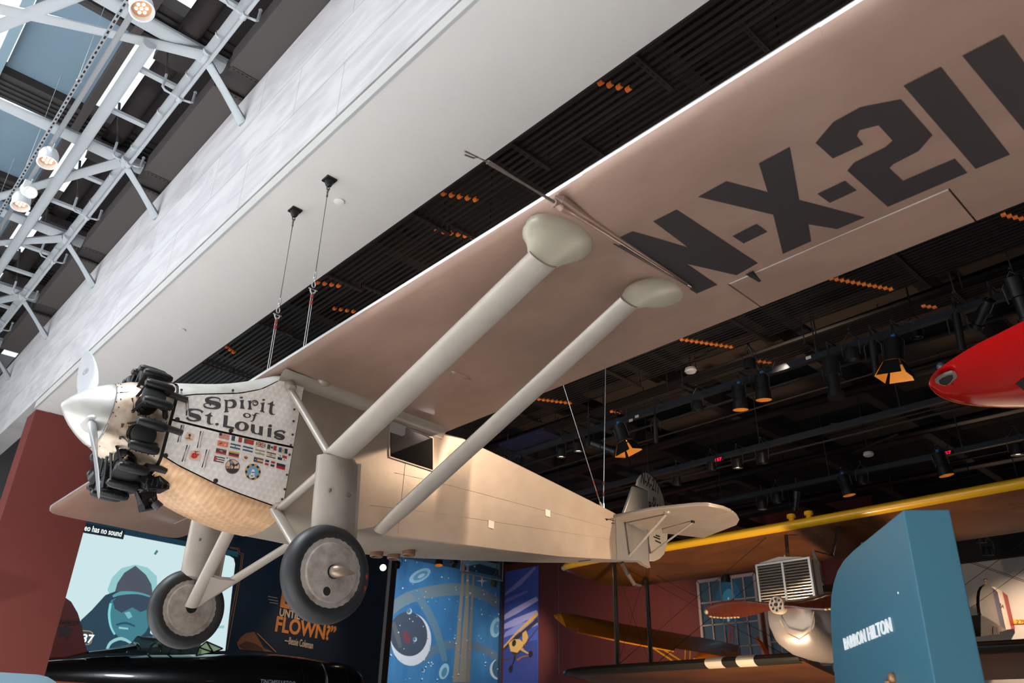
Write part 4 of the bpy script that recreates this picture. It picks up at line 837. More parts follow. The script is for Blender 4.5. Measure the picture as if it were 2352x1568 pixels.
# mural (a plain generic space scene)
YM = 24.62
zm = lambda x, y: (840+x/4.78, 1240+y/4.78)
mu = thing('space_mural', 'blue painted space mural with a big grey planet and stars', 'mural', bw(1010,1450,'y',YM))
a_, b_ = bw(890,1400,'y',YM)[0]-1.5, 25.75
MB().box(((a_+b_)/2, YM+.03, .3), (b_-a_,.06,8.6)).build('mural_panel', M('mural_blue', (72,140,188), .7, 0, (.55, (36,92,142), .22), stretch=(1,1,.35)), mu)
TAN, TN2 = (112,132,142), (150,140,122)
sh = [(TAN, 'r', [(240,790,60),(450,640,64),(760,560,66),(1050,540,66),(1300,600,60),(1480,720,50)]), ((92,120,140), 'r', [(600,1320,50),(780,1190,50),(1000,1140,50),(1260,1180,46),(1450,1290,40)]),
  ((96,130,150), 'r', [(540,560,40),(700,820,44),(800,1060,40),(870,1330,30)]), (TN2, 'r', [(1075,180,14),(1060,500,16),(1030,900,20),(985,1560,34)]), (TN2, 'r', [(1120,180,10),(1115,600,18),(1090,1000,30),(1060,1560,40)]), ((140,130,112), 'r', [(1185,380,12),(1160,800,14),(1120,1560,24)]),
  ((140,182,206), 'p', ell(595,390,130,62,-.5)), ((92,140,170), 'p', ell(600,390,90,38,-.5)), ((150,190,212), 'p', ell(610,392,44,18,-.5)),
  ((120,172,200), 'p', [(1040,180),(1500,200),(1500,330),(1250,260),(1100,290)]), ((214,216,220), 'p', ell(497,1090,222,290,.0,36)), ((64,76,92), 'p', [p for p in ell(470,1030,206,245,-.15,36)]), ((92,94,98), 'r', [(300,900,22),(350,1060,26),(380,1180,20)]), ((116,62,72), 'p', ell(447,1068,36,76,-.25)),
  ((196,204,212), 'p', ell(540,1090,22,26)), ((90,120,140), 'p', ell(533,1084,17,21)), ((190,204,212), 'p', ell(477,780,30,34)), ((88,120,140), 'p', ell(470,773,24,28)), ((196,210,218), 'p', ell(1450,1420,88,112)), ((62,100,126), 'p', ell(1472,1410,84,108)), ((170,190,200), 'p', ell(630,1430,20,24)), ((70,100,120), 'p', ell(624,1424,15,19)),
  ((150,196,216), 'p', ell(1430,960,62,110,.2)), ((92,146,178), 'p', ell(1440,960,34,70,.2)), ((160,200,216), 'p', ell(860,1440,52,90,.3)), ((88,140,170), 'p', ell(862,1450,28,56,.3)), ((240,220,206), 'p', [(1276,380),(1284,440),(1340,448),(1284,456),(1276,520),(1268,456),(1215,448),(1268,440)])]
rs = random.Random(5)
for k in range(110): x, y, r_ = rs.uniform(260,1490), rs.uniform(190,1560), rs.choice((4,5,6,9)); sh.append(((214,228,236), 'p', ell(x, y, r_, r_, 0, 6)))
flat_pic('picture', lambda x, y, o: np.minimum(bw(*zm(x, y), 'y', YM-.004-o*.6), V(25.74,99,99)), sh, mu, 0, 'mur')
pa_, pb_ = bw(897,1303,'y',20.), bw(871,1568,'y',20.)
ed = MB().box((bw(884,1435,'y',16)[0], 16, 0), (.24,.5,9)).build('mural_edge_post', M('post_brown_grey', (64,56,56), .6), None); tag(ed, 'narrow brown grey post between the navy wall and the blue mural', 'post')
# printed banner with a yellow aeroplane, on the right wall
XW = 26.03
bn = thing('photo_banner', 'tall blue sky banner with a small yellow aeroplane, between the mural and the red wall', 'banner', bw(1195,1420,'x',XW))
c0, c1 = min(24.52, bw(1155,1400,'x',XW)[1]), bw(1237,1400,'x',XW)[1]
MB().box((XW, (c0+c1)/2, .4), (.03, abs(c0-c1), 9)).build('banner_panel', M('banner_blue', (84,104,190), .6, 0, (.5, (56,76,156), .3)), bn)
flat_pic('picture', lambda x, y, o: np.minimum(bw(*zm(x, y), 'x', XW-.018-o), V(99,24.5,99)), [((150,140,206), 'r', [(1520,600,8),(1680,480,26),(1860,300,10)]), ((120,118,196), 'r', [(1505,690,8),(1600,640,22),(1780,560,10)]), ((190,180,226), 'r', [(1505,860,20),(1640,780,34),(1885,640,24)]), ((176,172,222), 'r', [(1500,960,20),(1640,900,40),(1885,790,26)]), ((150,152,214), 'r', [(1490,1060,14),(1700,960,46),(1885,900,30)]),
  ((58,70,140), 'p', [(1480,1180),(1885,1090),(1885,1560),(1476,1560)]), ((60,50,56), 'p', [(1480,1180),(1640,1060),(1885,850),(1888,900),(1700,1060),(1480,1215)]), ((232,176,92), 'p', [(1478,1165),(1640,1020),(1888,775),(1888,830),(1650,1040),(1478,1190)]), ((224,176,96), 'p', [(1720,1020),(1760,990),(1785,1060),(1750,1160),(1720,1130)]),
  ((236,186,104), 'p', [(1570,1130),(1620,1090),(1690,1085),(1730,1130),(1730,1190),(1660,1240),(1590,1220)]), ((60,52,56), 'p', [(1590,1220),(1660,1235),(1700,1220),(1640,1280)]), ((44,38,44), 'p', ell(1628,1130,22,38,.2)), ((90,60,46), 'r', [(1478,1305,6),(1640,1270,5),(1888,960,5)]), ((220,170,96), 'r', [(1700,1190,16),(1760,1230,10),(1800,1250,6)]), ((40,36,44), 'r', [(1640,1270,10),(1625,1330,8),(1600,1390,7)]), ((34,30,36), 'p', ell(1592,1415,22,42,.15)), ((34,30,36), 'p', ell(1808,1250,22,38,.15)), ((150,100,60), 'r', [(1660,1320,12),(1720,1280,8),(1790,1270,6)])], bn, 0, 'ban')
# tall windows in the red wall, a rocket's light behind them
wf = M('window_frame_pink', (182,160,154), .5)
def tall_window(n, pts, nc, nr, lbl):
    tl, tr_, br, bl = [bw(*p, 'x', XW-.06) for p in pts]; y0_, y1_ = tl[1], tr_[1]; z1, z0 = max(tl[2], tr_[2]), -3.2
    fr = MB(); 
    for y in (y0_, y1_): fr.box((XW-.06, y, (z0+z1)/2), (.12,.11,z1-z0))
    for z in (z0, z1): fr.box((XW-.06,(y0_+y1_)/2,z), (.12,abs(y0_-y1_),.12))
    for k in range(1, nc): fr.box((XW-.06, y0_+(y1_-y0_)*k/nc, (z0+z1)/2), (.06,.05,z1-z0))
    for k in range(1, nr): fr.box((XW-.06,(y0_+y1_)/2, z1+(z0-z1)*k/nr), (.06,abs(y0_-y1_),.05))
    ST(fr, 'window_%d' % n, wf)
    ST(MB().box((XW-.02,(y0_+y1_)/2,(z0+z1)/2), (.03,abs(y0_-y1_),z1-z0)), 'window_%d' % (n+1), M('window_night_teal', (40,66,82), .3, 0, (.6, (22,40,56), .3), emit=.12))
    return y0_, y1_, z0, z1
wy = tall_window(20, ((1604,1338),(1733,1318),(1745,1500),(1612,1512)), 5, 7, '')
tall_window(22, ((1750,1322),(1880,1290),(1890,1490),(1760,1500)), 5, 7, '')
zw_ = lambda x, y: (1560+x/3.563, 1120+y/3.563)
tag(flat_pic('rocket_picture', lambda x, y, o: bw(*zw_(x, y), 'x', XW-.045-o), [((34,92,120), 'p', ell(405,960,110,210)), ((60,140,170), 'p', ell(405,955,60,130)), ((190,236,244), 'p', [(396,1100),(390,980),(398,895),(408,895),(414,980),(412,1100)]), ((140,60,52), 'p', [(398,1090),(436,1100),(446,1260),(434,1260),(426,1125),(416,1125),(424,1260),(410,1260)]), ((72,84,96), 'p', ell(850,1310,56,50))], None, .3, 'rkt'), 'glowing pale blue rocket launch picture behind the white window bars', 'picture')
# ---------------- biplane on the right ----------------
OLV = M('olive_gloss', (58,54,40), .18, 0, None, (3, .10), coat=.6); OLD = M('olive_dark', (42,40,34), .25, .1, coat=.4); YEL = M('yellow_gloss', (232,176,30), .3, 0, coat=.3)
UND = M('underside_varnish_reflect', (150,92,44), .24, .1, (1.1, (96,58,32), .25), (1.6, .35), coat=.5, stretch=(1,.6,1)); CREAM = M('cream_paint', (196,180,158), .5); REDP = M('roundel_red', (150,34,30), .5)  # orange-brown patches in the underside colour stand in for warm reflections
SILV = M('cowl_silver', (172,160,150), .38, .5, (2, (168,156,146), .3)); WOODP = M('propeller_mahogany', (88,38,22), .16, 0, (3, (64,26,15), .3), coat=.7, stretch=(1,8,1)); BRS = M('brass_tip', (206,180,130), .35, .6)
YB, XB = .96, 13.07
bi = thing('biplane', 'olive biplane with yellow upper leading edge and big silver slatted radiator, at lower right', 'airplane', (XB, YB, -1.4))
def bsec(x0, y, z, ch, th, n=20):
    pts = []
    for t in [2*PI*k/n for k in range(n)]:
        c = .5*(1+math.cos(t)); s = math.sin(t); pts.append(V(x0+c*ch, y, z-.15*c*ch+th*(s*(.55 if s > 0 else .18))*(math.sqrt(max(1-c, 0)*0+.0)+ (1.35*math.sqrt(c+1e-6)*(1-c)+.12*(1-c)) if True else 0)))
    return pts
def bwing(nm, x0, z, ytip, yin, ch, th, dz=0.0):
    r_ = []
    for q, k in ((0,1),(.5,1),(.8,1),(.88,.93),(.94,.8),(.98,.55),(1,.12)):
        y = yin+(ytip-yin)*q; r_.append(bsec(x0+ch*(1-k)*.35, y, z+dz*q, ch*k, th*max(k,.3)))
    return MB().loft(r_)
for s in (1, -1):
    up = bwing('upper_wing', XB, 1.17, YB+s*7.62, YB, 2.3, .26, .03).build('upper_wing', UND, bi)
    le = MB(); r_ = []
    for q, k in ((0,1),(.5,1),(.8,1),(.88,.97),(.94,.88),(.98,.7),(1,.3)):
        y = YB+s*7.63*q; x = XB-.03+2.3*(1-(1,1,1,.93,.8,.55,.12)[[0,.5,.8,.88,.94,.98,1].index(q)])*.35
        r_.append([V(x+.15-.17*math.cos(a), y, 1.19+.03*q+.11*math.sin(a)*k) for a in rng(-1.25, 1.7, 10)])
    le.loft(r_, closed=False).build('leading_edge', YEL, up)
    lw = bwing('lower_wing', XB+.05, -1.53, YB+s*7.62, YB+s*.5, 2.3, .24, -.02).build('lower_wing', UND, bi)
    r_ = []
    for q, k in ((0,1),(.5,1),(.8,1),(.88,.97),(.94,.88),(.98,.7),(1,.3)):
        y = YB+s*(.5+7.13*q); x = XB+.02+2.3*(1-(1,1,1,.93,.8,.55,.12)[[0,.5,.8,.88,.94,.98,1].index(q)])*.35
        r_.append([V(x+.22-.24*math.cos(a), y, -1.50-.02*q+.115*math.sin(a)*k) for a in rng(-1.25, 1.7, 10)])
    MB().loft(r_, closed=False).build('leading_edge', OLD, lw)
    for x, y in ((13.45,5.6),(14.75,5.55)):
        MB().loft([[V(x+.09*math.cos(t), YB+s*y+.035*math.sin(t), z) for t in [2*PI*k/12 for k in range(12)]] for z in (-1.45,-1.2,.8,1.2)]).build('interplane_strut', OLD, bi)
    wr = MB()
    for x in (13.45, 14.75):
        wr.tube([(x,YB+s*5.6,-1.4),(x,YB+s*1.0,1.15)], .008, 4); wr.tube([(x,YB+s*5.6,1.15),(x,YB+s*1.0,-1.4)], .008, 4)
    wr.tube([(13.45,YB+s*5.6,-1.4),(14.75,YB+s*5.55,1.15)], .006, 4); wr.tube([(13.45,YB+s*5.6,1.15),(14.75,YB+s*5.55,-1.4)], .006, 4)
    wr.build('bracing_wire', OLD, bi)
    for k, y in enumerate((1.75, 2.55)): MB().loft([[V(XB+.03-.262*math.cos(a)+.22, YB+s*(y+w), -1.50+.128*math.sin(a)) for a in rng(-1.2,1.6,10)] for w in (-.22,.22)], closed=False).build('white_band', CREAM, bi)
    st = MB(); n = 5
    P = [V(14.1+(.85 if k % 2 == 0 else .34)*math.cos(PI*k/n), YB+s*6.3+(.85 if k % 2 == 0 else .34)*math.sin(PI*k/n), -1.60) for k in range(10)]
    st.plate(P, .004, V(0,0,1)).build('star_marking', CREAM, bi); MB().lathe([(0,.3),(.004,.3),(.005,0)], V(14.1,YB+s*6.3,-1.603), (0,0,-1), 24).build('star_disc', REDP, bi)
    MB().tube([(13.5,YB+s*.62,1.1),(13.2,YB+s*.5,.45)], .04, 8).build('cabane_strut', OLD, bi)
    MB().tube([(14.6,YB+s*.62,1.1),(14.6,YB+s*.45,.2)], .04, 8).build('cabane_strut', OLD, bi)
def ov(x, hw, z0, z1, n=24, e=.75): return [V(x, YB+hw*math.copysign(abs(math.cos(t))**e, math.cos(t)), (z0+z1)/2+(z1-z0)/2*math.copysign(abs(math.sin(t))**e, math.sin(t))) for t in [2*PI*k/n for k in range(n)]]
MB().loft([ov(12.0,.44,-1.0,-.50), ov(12.05,.50,-1.25,-.45), ov(12.25,.56,-1.45,-.40), ov(12.6,.59,-1.56,-.36), ov(13.1,.60,-1.60,-.30), ov(13.5,.6,-1.6,-.2)]).build('nose_cowl', SILV, bi)
MB().loft([ov(13.45,.6,-1.62,-.1), ov(15,.6,-1.6,.25), ov(17,.55,-1.5,.2), ov(19.5,.36,-1.1,.05), ov(21.4,.12,-.6,-.1)]).build('fuselage', OLV, bi)
c = [bw(*q, 'x', 12.02) for q in ((1795,1425),(1812,1455),(1840,1468),(1866,1450),(1873,1405))]
MB().tube([p+V(-.06,0,0) for p in c], .012, 8).build('cowl_ring', BRS, bi)
mb = MB(); put_text(mb, 'CHICAGO', V(12.6,YB-.615,-.62), V(1,0,0), V(0,0,1), .95, .14, .02); mb.build('nose_lettering', BLK, bi, smooth=0)
rc = [bw(*q, 'x', 11.98) for q in ((1737,1300),(1858,1279),(1875,1360),(1748,1390))]
y0_, y1_, z1, z0 = 1.53, .37, (rc[0][2]+rc[1][2])/2, (rc[2][2]+rc[3][2])/2-.05
ra = MB().box((12.18,(y0_+y1_)/2,(z0+z1)/2), (.30,y0_-y1_-.04,z1-z0-.04)).build('radiator_core', DARK, bi)
gr = MB()
for y in (y0_, y1_, (y0_+y1_)/2): gr.box((12.0,y,(z0+z1)/2), (.08,.045,z1-z0))
for z in (z0, z1): gr.box((12.1,(y0_+y1_)/2,z), (.26,y0_-y1_+.04,.04))
for y in (y0_, y1_): gr.box((12.24,y,(z0+z1)/2), (.2,.03,z1-z0))
gr.build('radiator_frame', M('radiator_nickel', (196,186,174), .3, .7), ra)
sl_ = MB()
for k in range(1, 14): sl_.box((11.985,(y0_+y1_)/2,z0+(z1-z0)*k/14), (.05,y0_-y1_,.016), (V(.8,0,.6),V(0,1,0),V(-.6,0,.8)))
sl_.build('radiator_slat', M('radiator_nickel', (196,186,174)), ra)
MB().lathe([(0,.045),(.06,.04),(.07,.02),(.12,.02)], V(12.05,YB-.05,z1+.02), (0,0,1), 12).build('radiator_cap', BRS, bi)
MB().plate([V(12.0,y0_-.1,z1+.02),V(12.0,YB,z1+.09),V(12.0,y1_+.1,z1+.02)], .2, V(1,0,0)).build('radiator_top', SILV, bi)
hb_ = V(11.72, YB, -.68); hc = bw(1790,1390,'x',11.72)
pr = MB(); dr = unit(bw(1617,1404,'x',11.72)-hc)
for s in (1,-1):
    r_ = []; d = dr*s; u = unit(np.cross(V(1,0,0), d))
    for q, ch, th, be in ((.0,.24,.15,75),(.16,.24,.15,68),(.35,.24,.12,52),(.6,.32,.09,38),(.95,.37,.06,28),(1.3,.34,.045,22),(1.55,.27,.03,19),(1.68,.18,.02,18),(1.73,.06,.01,18)):
        cd_ = u*math.cos(R(be))*1+V(-1,0,0)*math.sin(R(be))*s*0+V(-1,0,0)*math.sin(R(be)); n_ = unit(np.cross(d, cd_)); r_.append([hc+d*q+cd_*ch/2*math.cos(t)+n_*th/2*math.sin(t) for t in [2*PI*k/16 for k in range(16)]])
    bl_ = MB().loft(r_).build('propeller_blade', WOODP, bi)
    bt2 = MB()
    for k in range(9):
        q = .98+k*.078; be = R(28-9*k/8); cd_ = u*math.cos(be)+V(-1,0,0)*math.sin(be); w = np.interp(q, [.95,1.3,1.55,1.68], [.37,.34,.27,.18])
        bt2.ball(hc+d*q-cd_*w*.45*s, .042, 8, (.8,1,.6))
    bt2.ball(hc+d*1.68, .06, 10, (.5,.9,1)); bt2.build('brass_tipping', BRS, bl_)
hp_ = MB().lathe([(-.10,.0),(-.10,.155),(-.08,.165),(.06,.165)], hc+V(-.02,0,0), (1,0,0), 32); hp_.mi = 1
for k in range(8): hp_.lathe([(-.112,.0),(-.112,.022),(-.10,.024)], hc+V(-.02,.105*math.cos(k*PI/4),.105*math.sin(k*PI/4)), (1,0,0), 10)
hp_.lathe([(-.14,0),(-.14,.03),(-.1,.035)], hc+V(-.02,0,0), (1,0,0), 12)
hp_.build('propeller_hub', [CREAM, ENG2], bi)
for q in ((1818,1192),(1858,1185)):
    p = bw(*q, 'x', XB+.1); MB().lathe([(-.1,.09),(-.03,.07),(.0,.05),(.03,.1),(.1,.09),(.12,.03)], V(p[0],p[1],p[2]), (0,0,1), 14).build('lifting_shackle', YEL, bi)
# brown aeroplane tail behind it, with a striped rudder
tl_ = thing('airplane_tail', 'brown aeroplane tail with blue, white and red striped rudder, at the far right', 'airplane', (24.2,.9,-.3))
zt = lambda x, y: (2180+x/4.64, 1230+y/4.64)
YT = .95; ft = lambda *q: bw(*zt(*q), 'y', YT)
MB().plate([ft(*q) for q in ((375,910),(340,880),(315,830),(303,740),(303,660),(312,590),(335,545),(370,520),(410,520),(440,545),(540,1005),(500,1000))], .09, V(0,1,0)).build('tail_fin', M('tail_brown_gloss', (56,50,46), .25, coat=.3), tl_, bevel=.03)
for nm, mm, pp in (('rudder_stripe_blue', M('stripe_navy', (28,40,66), .4), ((440,545),(505,600),(594,1000),(540,1005))), ('rudder_stripe_white', M('stripe_white', (206,190,176), .4), ((440,545),(470,545),(553,590),(650,995),(594,1000),(505,612))), ('rudder_stripe_red', M('stripe_red', (150,24,28), .4), ((553,590),(612,640),(692,995),(650,995)))):
    MB().plate([ft(*q) for q in pp], .06, V(0,1,0)).build(nm, mm, tl_)
mb = MB(); P = ft(538,768)+V(0,-.036,0); put_text(mb, '54', P, V(1,0,0), V(0,0,1), .3, .14, .02); mb.build('rudder_number', BLK, tl_, smooth=0)
MB().tube([ft(395,525), ft(393,500)], .03, 8).ball(ft(388,475), .06, 10).build('tail_lamp', BRS, tl_)
MB().loft([[V(*ft(*q))+V(0,y,0) for q in ((235,850),(300,880),(500,1002),(520,1010),(300,1070),(235,1080))] for y in (-.25,.0,.25)]).build('fuselage', M('tail_brown', (96,84,76), .4), tl_)
MB().plate([ft(*q)+V(0,-.26,0) for q in ((362,1062),(360,990),(368,972),(390,976),(415,1005),(436,1055))], .006, V(0,1,0)).build('roundel', CREAM, tl_)
tag(flat_pic('yellow_sign', lambda x, y, o: bw(*zt(x, y), 'x', 25.99-o), [((210,146,40), 'p', [(660,895),(840,885),(840,935),(660,940)]), ((40,32,26), 'r', [(715,905,4),(730,900,4),(738,912,4),(722,930,4),(742,932,4)]), ((40,32,26), 'r', [(752,902,4),(778,900,4),(764,932,4)]), ((40,32,26), 'r', [(806,900,4),(790,902,4),(790,914,4),(806,916,4),(800,930,4),(786,930,4)])], None, 0, 'ysg'), 'yellow numbered panel low on the pale wall behind the striped rudder', 'sign')
# yellow monoplane wing seen past the biplane
CUB = M('cub_yellow', (224,140,28), .35, 0, coat=.3); YC = 10.2
cu_ = thing('yellow_monoplane', 'yellow orange monoplane hanging behind the biplane struts', 'airplane', (20,YC,-1))
g = lambda px, py, y=YC: bw(px, py, 'y', y)
le_ = [g(1272,1412), g(1285,1408), g(1330,1414), g(1450,1437), g(1640,1470), g(1700,1484)]
te_ = [g(1276,1420,YC-.15), g(1300,1440,YC-1.0), g(1340,1452,YC-1.2), g(1450,1472,YC-1.2), g(1620,1500,YC-1.2), g(1690,1512,YC-1.2)]
r_ = []
for k in range(6):
    a, b = le_[k], te_[k]; th = .02 if k == 0 else .09
    r_.append([a+(b-a)*.5*(1-math.cos(t))+V(0,0,th*math.sin(t)*(1.2 if math.sin(t) > 0 else .5)*(.3+.7*(1-.5*(1-math.cos(t))))) for t in [2*PI*q/16 for q in range(16)]])
MB().loft(r_).build('wing', CUB, cu_)
MB().plate([g(1328,1440,YC-1.15), g(1440,1462,YC-1.15), g(1552,1483,YC-1.15), g(1548,1496,YC-1.55), g(1436,1475,YC-1.55), g(1326,1452,YC-1.55)], .04).build('aileron', CUB, cu_)
for a, b in (((1462,1463),(1550,1520)),((1470,1458),(1567,1518))): MB().tube([g(*a, YC-.6), g(*b, YC-.6)], .035, 8).build('wing_strut', YEL, cu_)
for x in (1575, 1586): MB().tube([g(x,1478,YC-.7), g(x-2,1517,YC-.7)], .02, 6).build('jury_strut', YEL, cu_)
MB().loft([[V(x, YC-.6+w*math.cos(t), -.55+h*math.sin(t)) for t in [2*PI*q/16 for q in range(16)]] for x, w, h in ((21.2,.05,.05),(21.7,.32,.3),(22.6,.5,.48),(23.6,.5,.5))]).build('fuselage', CUB, cu_)
pp_ = [bw(*zw_(*q), 'y', YC-1.3) for q in ((632,1215),(645,1222),(745,1368),(710,1370),(650,1265),(630,1225))]
MB().plate(pp_, .05).build('propeller_blade', M('propeller_orange', (230,96,24), .3), cu_)
# ---------------- black low-wing aeroplane by the screen ----------------
GLB = M('black_gloss', (12,13,15), .22, 0, None, (2.2, .22), coat=1.0); YS = 13.0
si = thing('black_airplane', 'glossy black low-wing aeroplane with a dark red fin in front of the video screen', 'airplane', (6,YS,-3))
h = lambda px, py, y=YS: bw(px, py, 'y', y)
top = [(0.4,-1.98),(2.1,-1.83),(3.2,-1.62),(4.2,-1.52),(5.4,-1.44),(6.4,-1.36),(7.4,-1.28),(8.2,-1.30),(8.75,-1.36)]
MB().loft([[V(x, YS+w*math.cos(t), (z-hh)+hh*math.sin(t)) for t in [2*PI*k/28 for k in range(28)]] for x, z, w, hh in ((.4,-1.98,.12,.2),(2.1,-1.83,.32,.42),(3.2,-1.66,.45,.58),(4.2,-1.55,.55,.70),(5.4,-1.45,.64,.8),(6.4,-1.36,.70,.86),(7.4,-1.28,.74,.9),(8.2,-1.30,.74,.9),(8.8,-1.36,.72,.86))]).build('fuselage', GLB, si)
MB().lathe([(0,.70),(.05,.79),(.6,.80),(1.0,.76),(1.25,.66),(1.38,.5),(1.36,.3),(1.2,.28)], V(8.55,YS,-2.14), (1,0,0), 36).build('engine_cowl', GLB, si)
for x in (7.9, 8.56, 9.2): MB().lathe([(-.006,.812 if x > 8 else .90*.87),(.006,.812 if x > 8 else .90*.87)], V(x,YS,-2.14), (1,0,0), 36, False).build('cowl_band', M('cowl_band_black', (40,42,44), .3, .3), si)
fp = [(118,1372),(146,1370),(163,1382),(178,1408),(188,1440),(194,1475),(200,1500),(150,1512),(100,1514)]
fin = MB().plate([h(*q) for q in fp], .1, V(0,1,0)).build('tail_fin', M('fin_oxblood', (98,28,25), .4, 0, (3,(84,24,22),.3)), si, bevel=.03)
c = h(147,1449)+V(0,-.06,0); MB().plate([c+V((.2 if k % 2 == 0 else .08)*math.sin(PI*k/5),0,(.2 if k % 2 == 0 else .08)*math.cos(PI*k/5)) for k in range(10)], .01, V(0,1,0)).build('fin_star', M('fin_ink', (46,34,36), .5), fin)
mb = MB(); put_text(mb, 'LOCKHEED', c+V(-.55,-.01,.12), V(1,0,.02), V(0,0,1), .8, .1, .02); mb.build('fin_lettering', M('fin_ink', (46,34,36)), fin, smooth=0)
zc = lambda x, y: (60+x/2.94, 1360+y/2.94)
GLS = M('canopy_glass', (150,170,160), .05, 0, spec=.8); GLS.node_tree.nodes['Principled BSDF'].inputs['Transmission Weight'].default_value = .92; GLS.node_tree.nodes['Principled BSDF'].inputs['IOR'].default_value = 1.05
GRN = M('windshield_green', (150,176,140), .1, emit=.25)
cn = MB()
q = [h(*zc(*p)) for p in ((410,428),(725,345),(1000,350),(1150,400))]
MB().loft([[V(x, YS+.36*w*math.cos(t), z0+(z1-z0)*math.sin(t)) for t in rng(0,PI,12)] for x, z0, z1, w in ((h(*zc(410,428))[0],-1.62,-1.58,.3),(h(*zc(600,380))[0],-1.55,h(*zc(600,372))[2],.7),(h(*zc(725,345))[0],-1.5,h(*zc(725,345))[2],1))], closed=False).build('turtle_deck', GLB, si)
for x_, y_ in ((735,345),(880,342),(1010,358)):
    p = h(*zc(x_, y_)); MB().tube([V(p[0]-.03*math.sin(t), YS+.36*math.cos(t), -1.5+(p[2]+1.5)*math.sin(t)) for t in rng(0,PI,14)], .035, 8).build('canopy_hoop', GLB, si)
xs_ = [h(*zc(x_, 380))[0] for x_ in (735, 880, 1010, 1150)]
MB().loft([[V(x, YS+.34*math.cos(t), -1.5+.34*math.sin(t)) for t in rng(0,PI,12)] for x in xs_], closed=False).build('canopy_glass', GLS, si)
wsx = [h(*zc(*p), YS-.3) for p in ((1145,428),(1165,372),(1215,332),(1325,380),(1260,405))]
MB().plate([wsx[0],wsx[1],wsx[2],wsx[3],wsx[4]], .015).build('windshield', GRN, si)
fr = MB()
for a, b in ((0,1),(1,2),(2,3),(3,4),(4,0),(1,4),(2,4)): fr.bar(wsx[a]+V(0,-.02,0), wsx[b]+V(0,-.02,0), .03, .03, (0,1,0))
fr.build('windshield_frame', GLB, si)
MB().box((4.6,YS-.62,-2.28), (7.6,.03,.07)).build('orange_stripe', M('stripe_orange', (190,92,48), .4), si)
mb = MB(); P = h(598,1566,YS-.85); put_text(mb, 'TINGMISSARTOQ', P+V(0,0,-.06), V(1,0,0), V(0,0,1), .95, .13, .015); mb.build('name_lettering', M('letter_grey', (150,160,168), .5), si, smooth=0)
MB().loft([[V(6.6+1.1*math.cos(a), y, -2.95+t_*math.sin(a)) for a in [2*PI*k/14 for k in range(14)]] for y, t_ in ((10.6,.1),(YS,.18),(14.9,.1))]).build('wing', GLB, si)
# ---------------- teal sign pillars ----------------
TEAL = M('pillar_teal', (70,124,146), .42); P0 = CP+ray(2074,1170)*5.0; dd = V(math.sin(R(50)), math.cos(R(50)), 0); d2 = V(math.sin(R(140)), math.cos(R(140)), 0)
pl = thing('sign_pillar', 'tall teal sign pillar with a curved shoulder and white raised letters', 'sign', P0+dd*1.1+V(0,0,-2.97))
SZ = [(0,-1.773),(1.2,-1.775),(1.5,-1.79),(1.72,-1.83),(1.9,-1.90),(2.02,-1.97),(2.12,-2.08),(2.20,-2.22),(2.28,-2.42),(2.36,-2.7),(2.6,-4.75),(.22,-4.75)]
pts = [V(P0[0],P0[1],0)+dd*s_+V(0,0,z) for s_, z in SZ]
n = len(pts); mb = MB(); w = .285
mb.loft([[p for p in pts], [p+d2*w for p in pts]]).build('pillar_body', TEAL, pl, bevel=.008, smooth=25)
Pa = bp(1943,1493,P0,d2); Pb = bp(2051,1448,P0,d2)
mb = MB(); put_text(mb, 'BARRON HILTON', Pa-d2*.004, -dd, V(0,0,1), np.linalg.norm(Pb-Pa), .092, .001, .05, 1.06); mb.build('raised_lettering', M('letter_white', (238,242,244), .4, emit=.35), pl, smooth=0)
b = bp(2045,1566,P0,d2); MB().ball(b-d2*.01, .03, 10, (1,1,.6)).ball(b-dd*.10-d2*.01+V(0,0,.02), .035, 10).build('bronze_ornament', M('ornament_bronze', (190,140,96), .35, .6), pl)
c = bp(2063,1361,P0,d2); MB().lathe([(0,.008),(.003,.006)], c, -d2, 10).build('panel_pin', M('letter_white', (238,242,244)), pl)
a = bw(-40,1543,'y',.3); b = bw(130,1548,'y',.3); zt_ = a[2]
Q = [V(-3.2,.3,zt_),V(b[0]-.16,.3,zt_),V(b[0]-.09,.3,zt_-.012),V(b[0]-.03,.3,zt_-.04),V(b[0]+.02,.3,zt_-.09),V(b[0]+.03,.3,zt_-.16),V(b[0]+.03,.3,-4.75),V(-3.2,.3,-4.75)]
o = MB().plate(Q, .25, V(0,1,0)).build('sign_panel', M('panel_blue_grey', (122,152,168), .45), None); tag(o, 'blue grey sign panel with a rounded corner, cut by the lower left frame corner', 'sign')
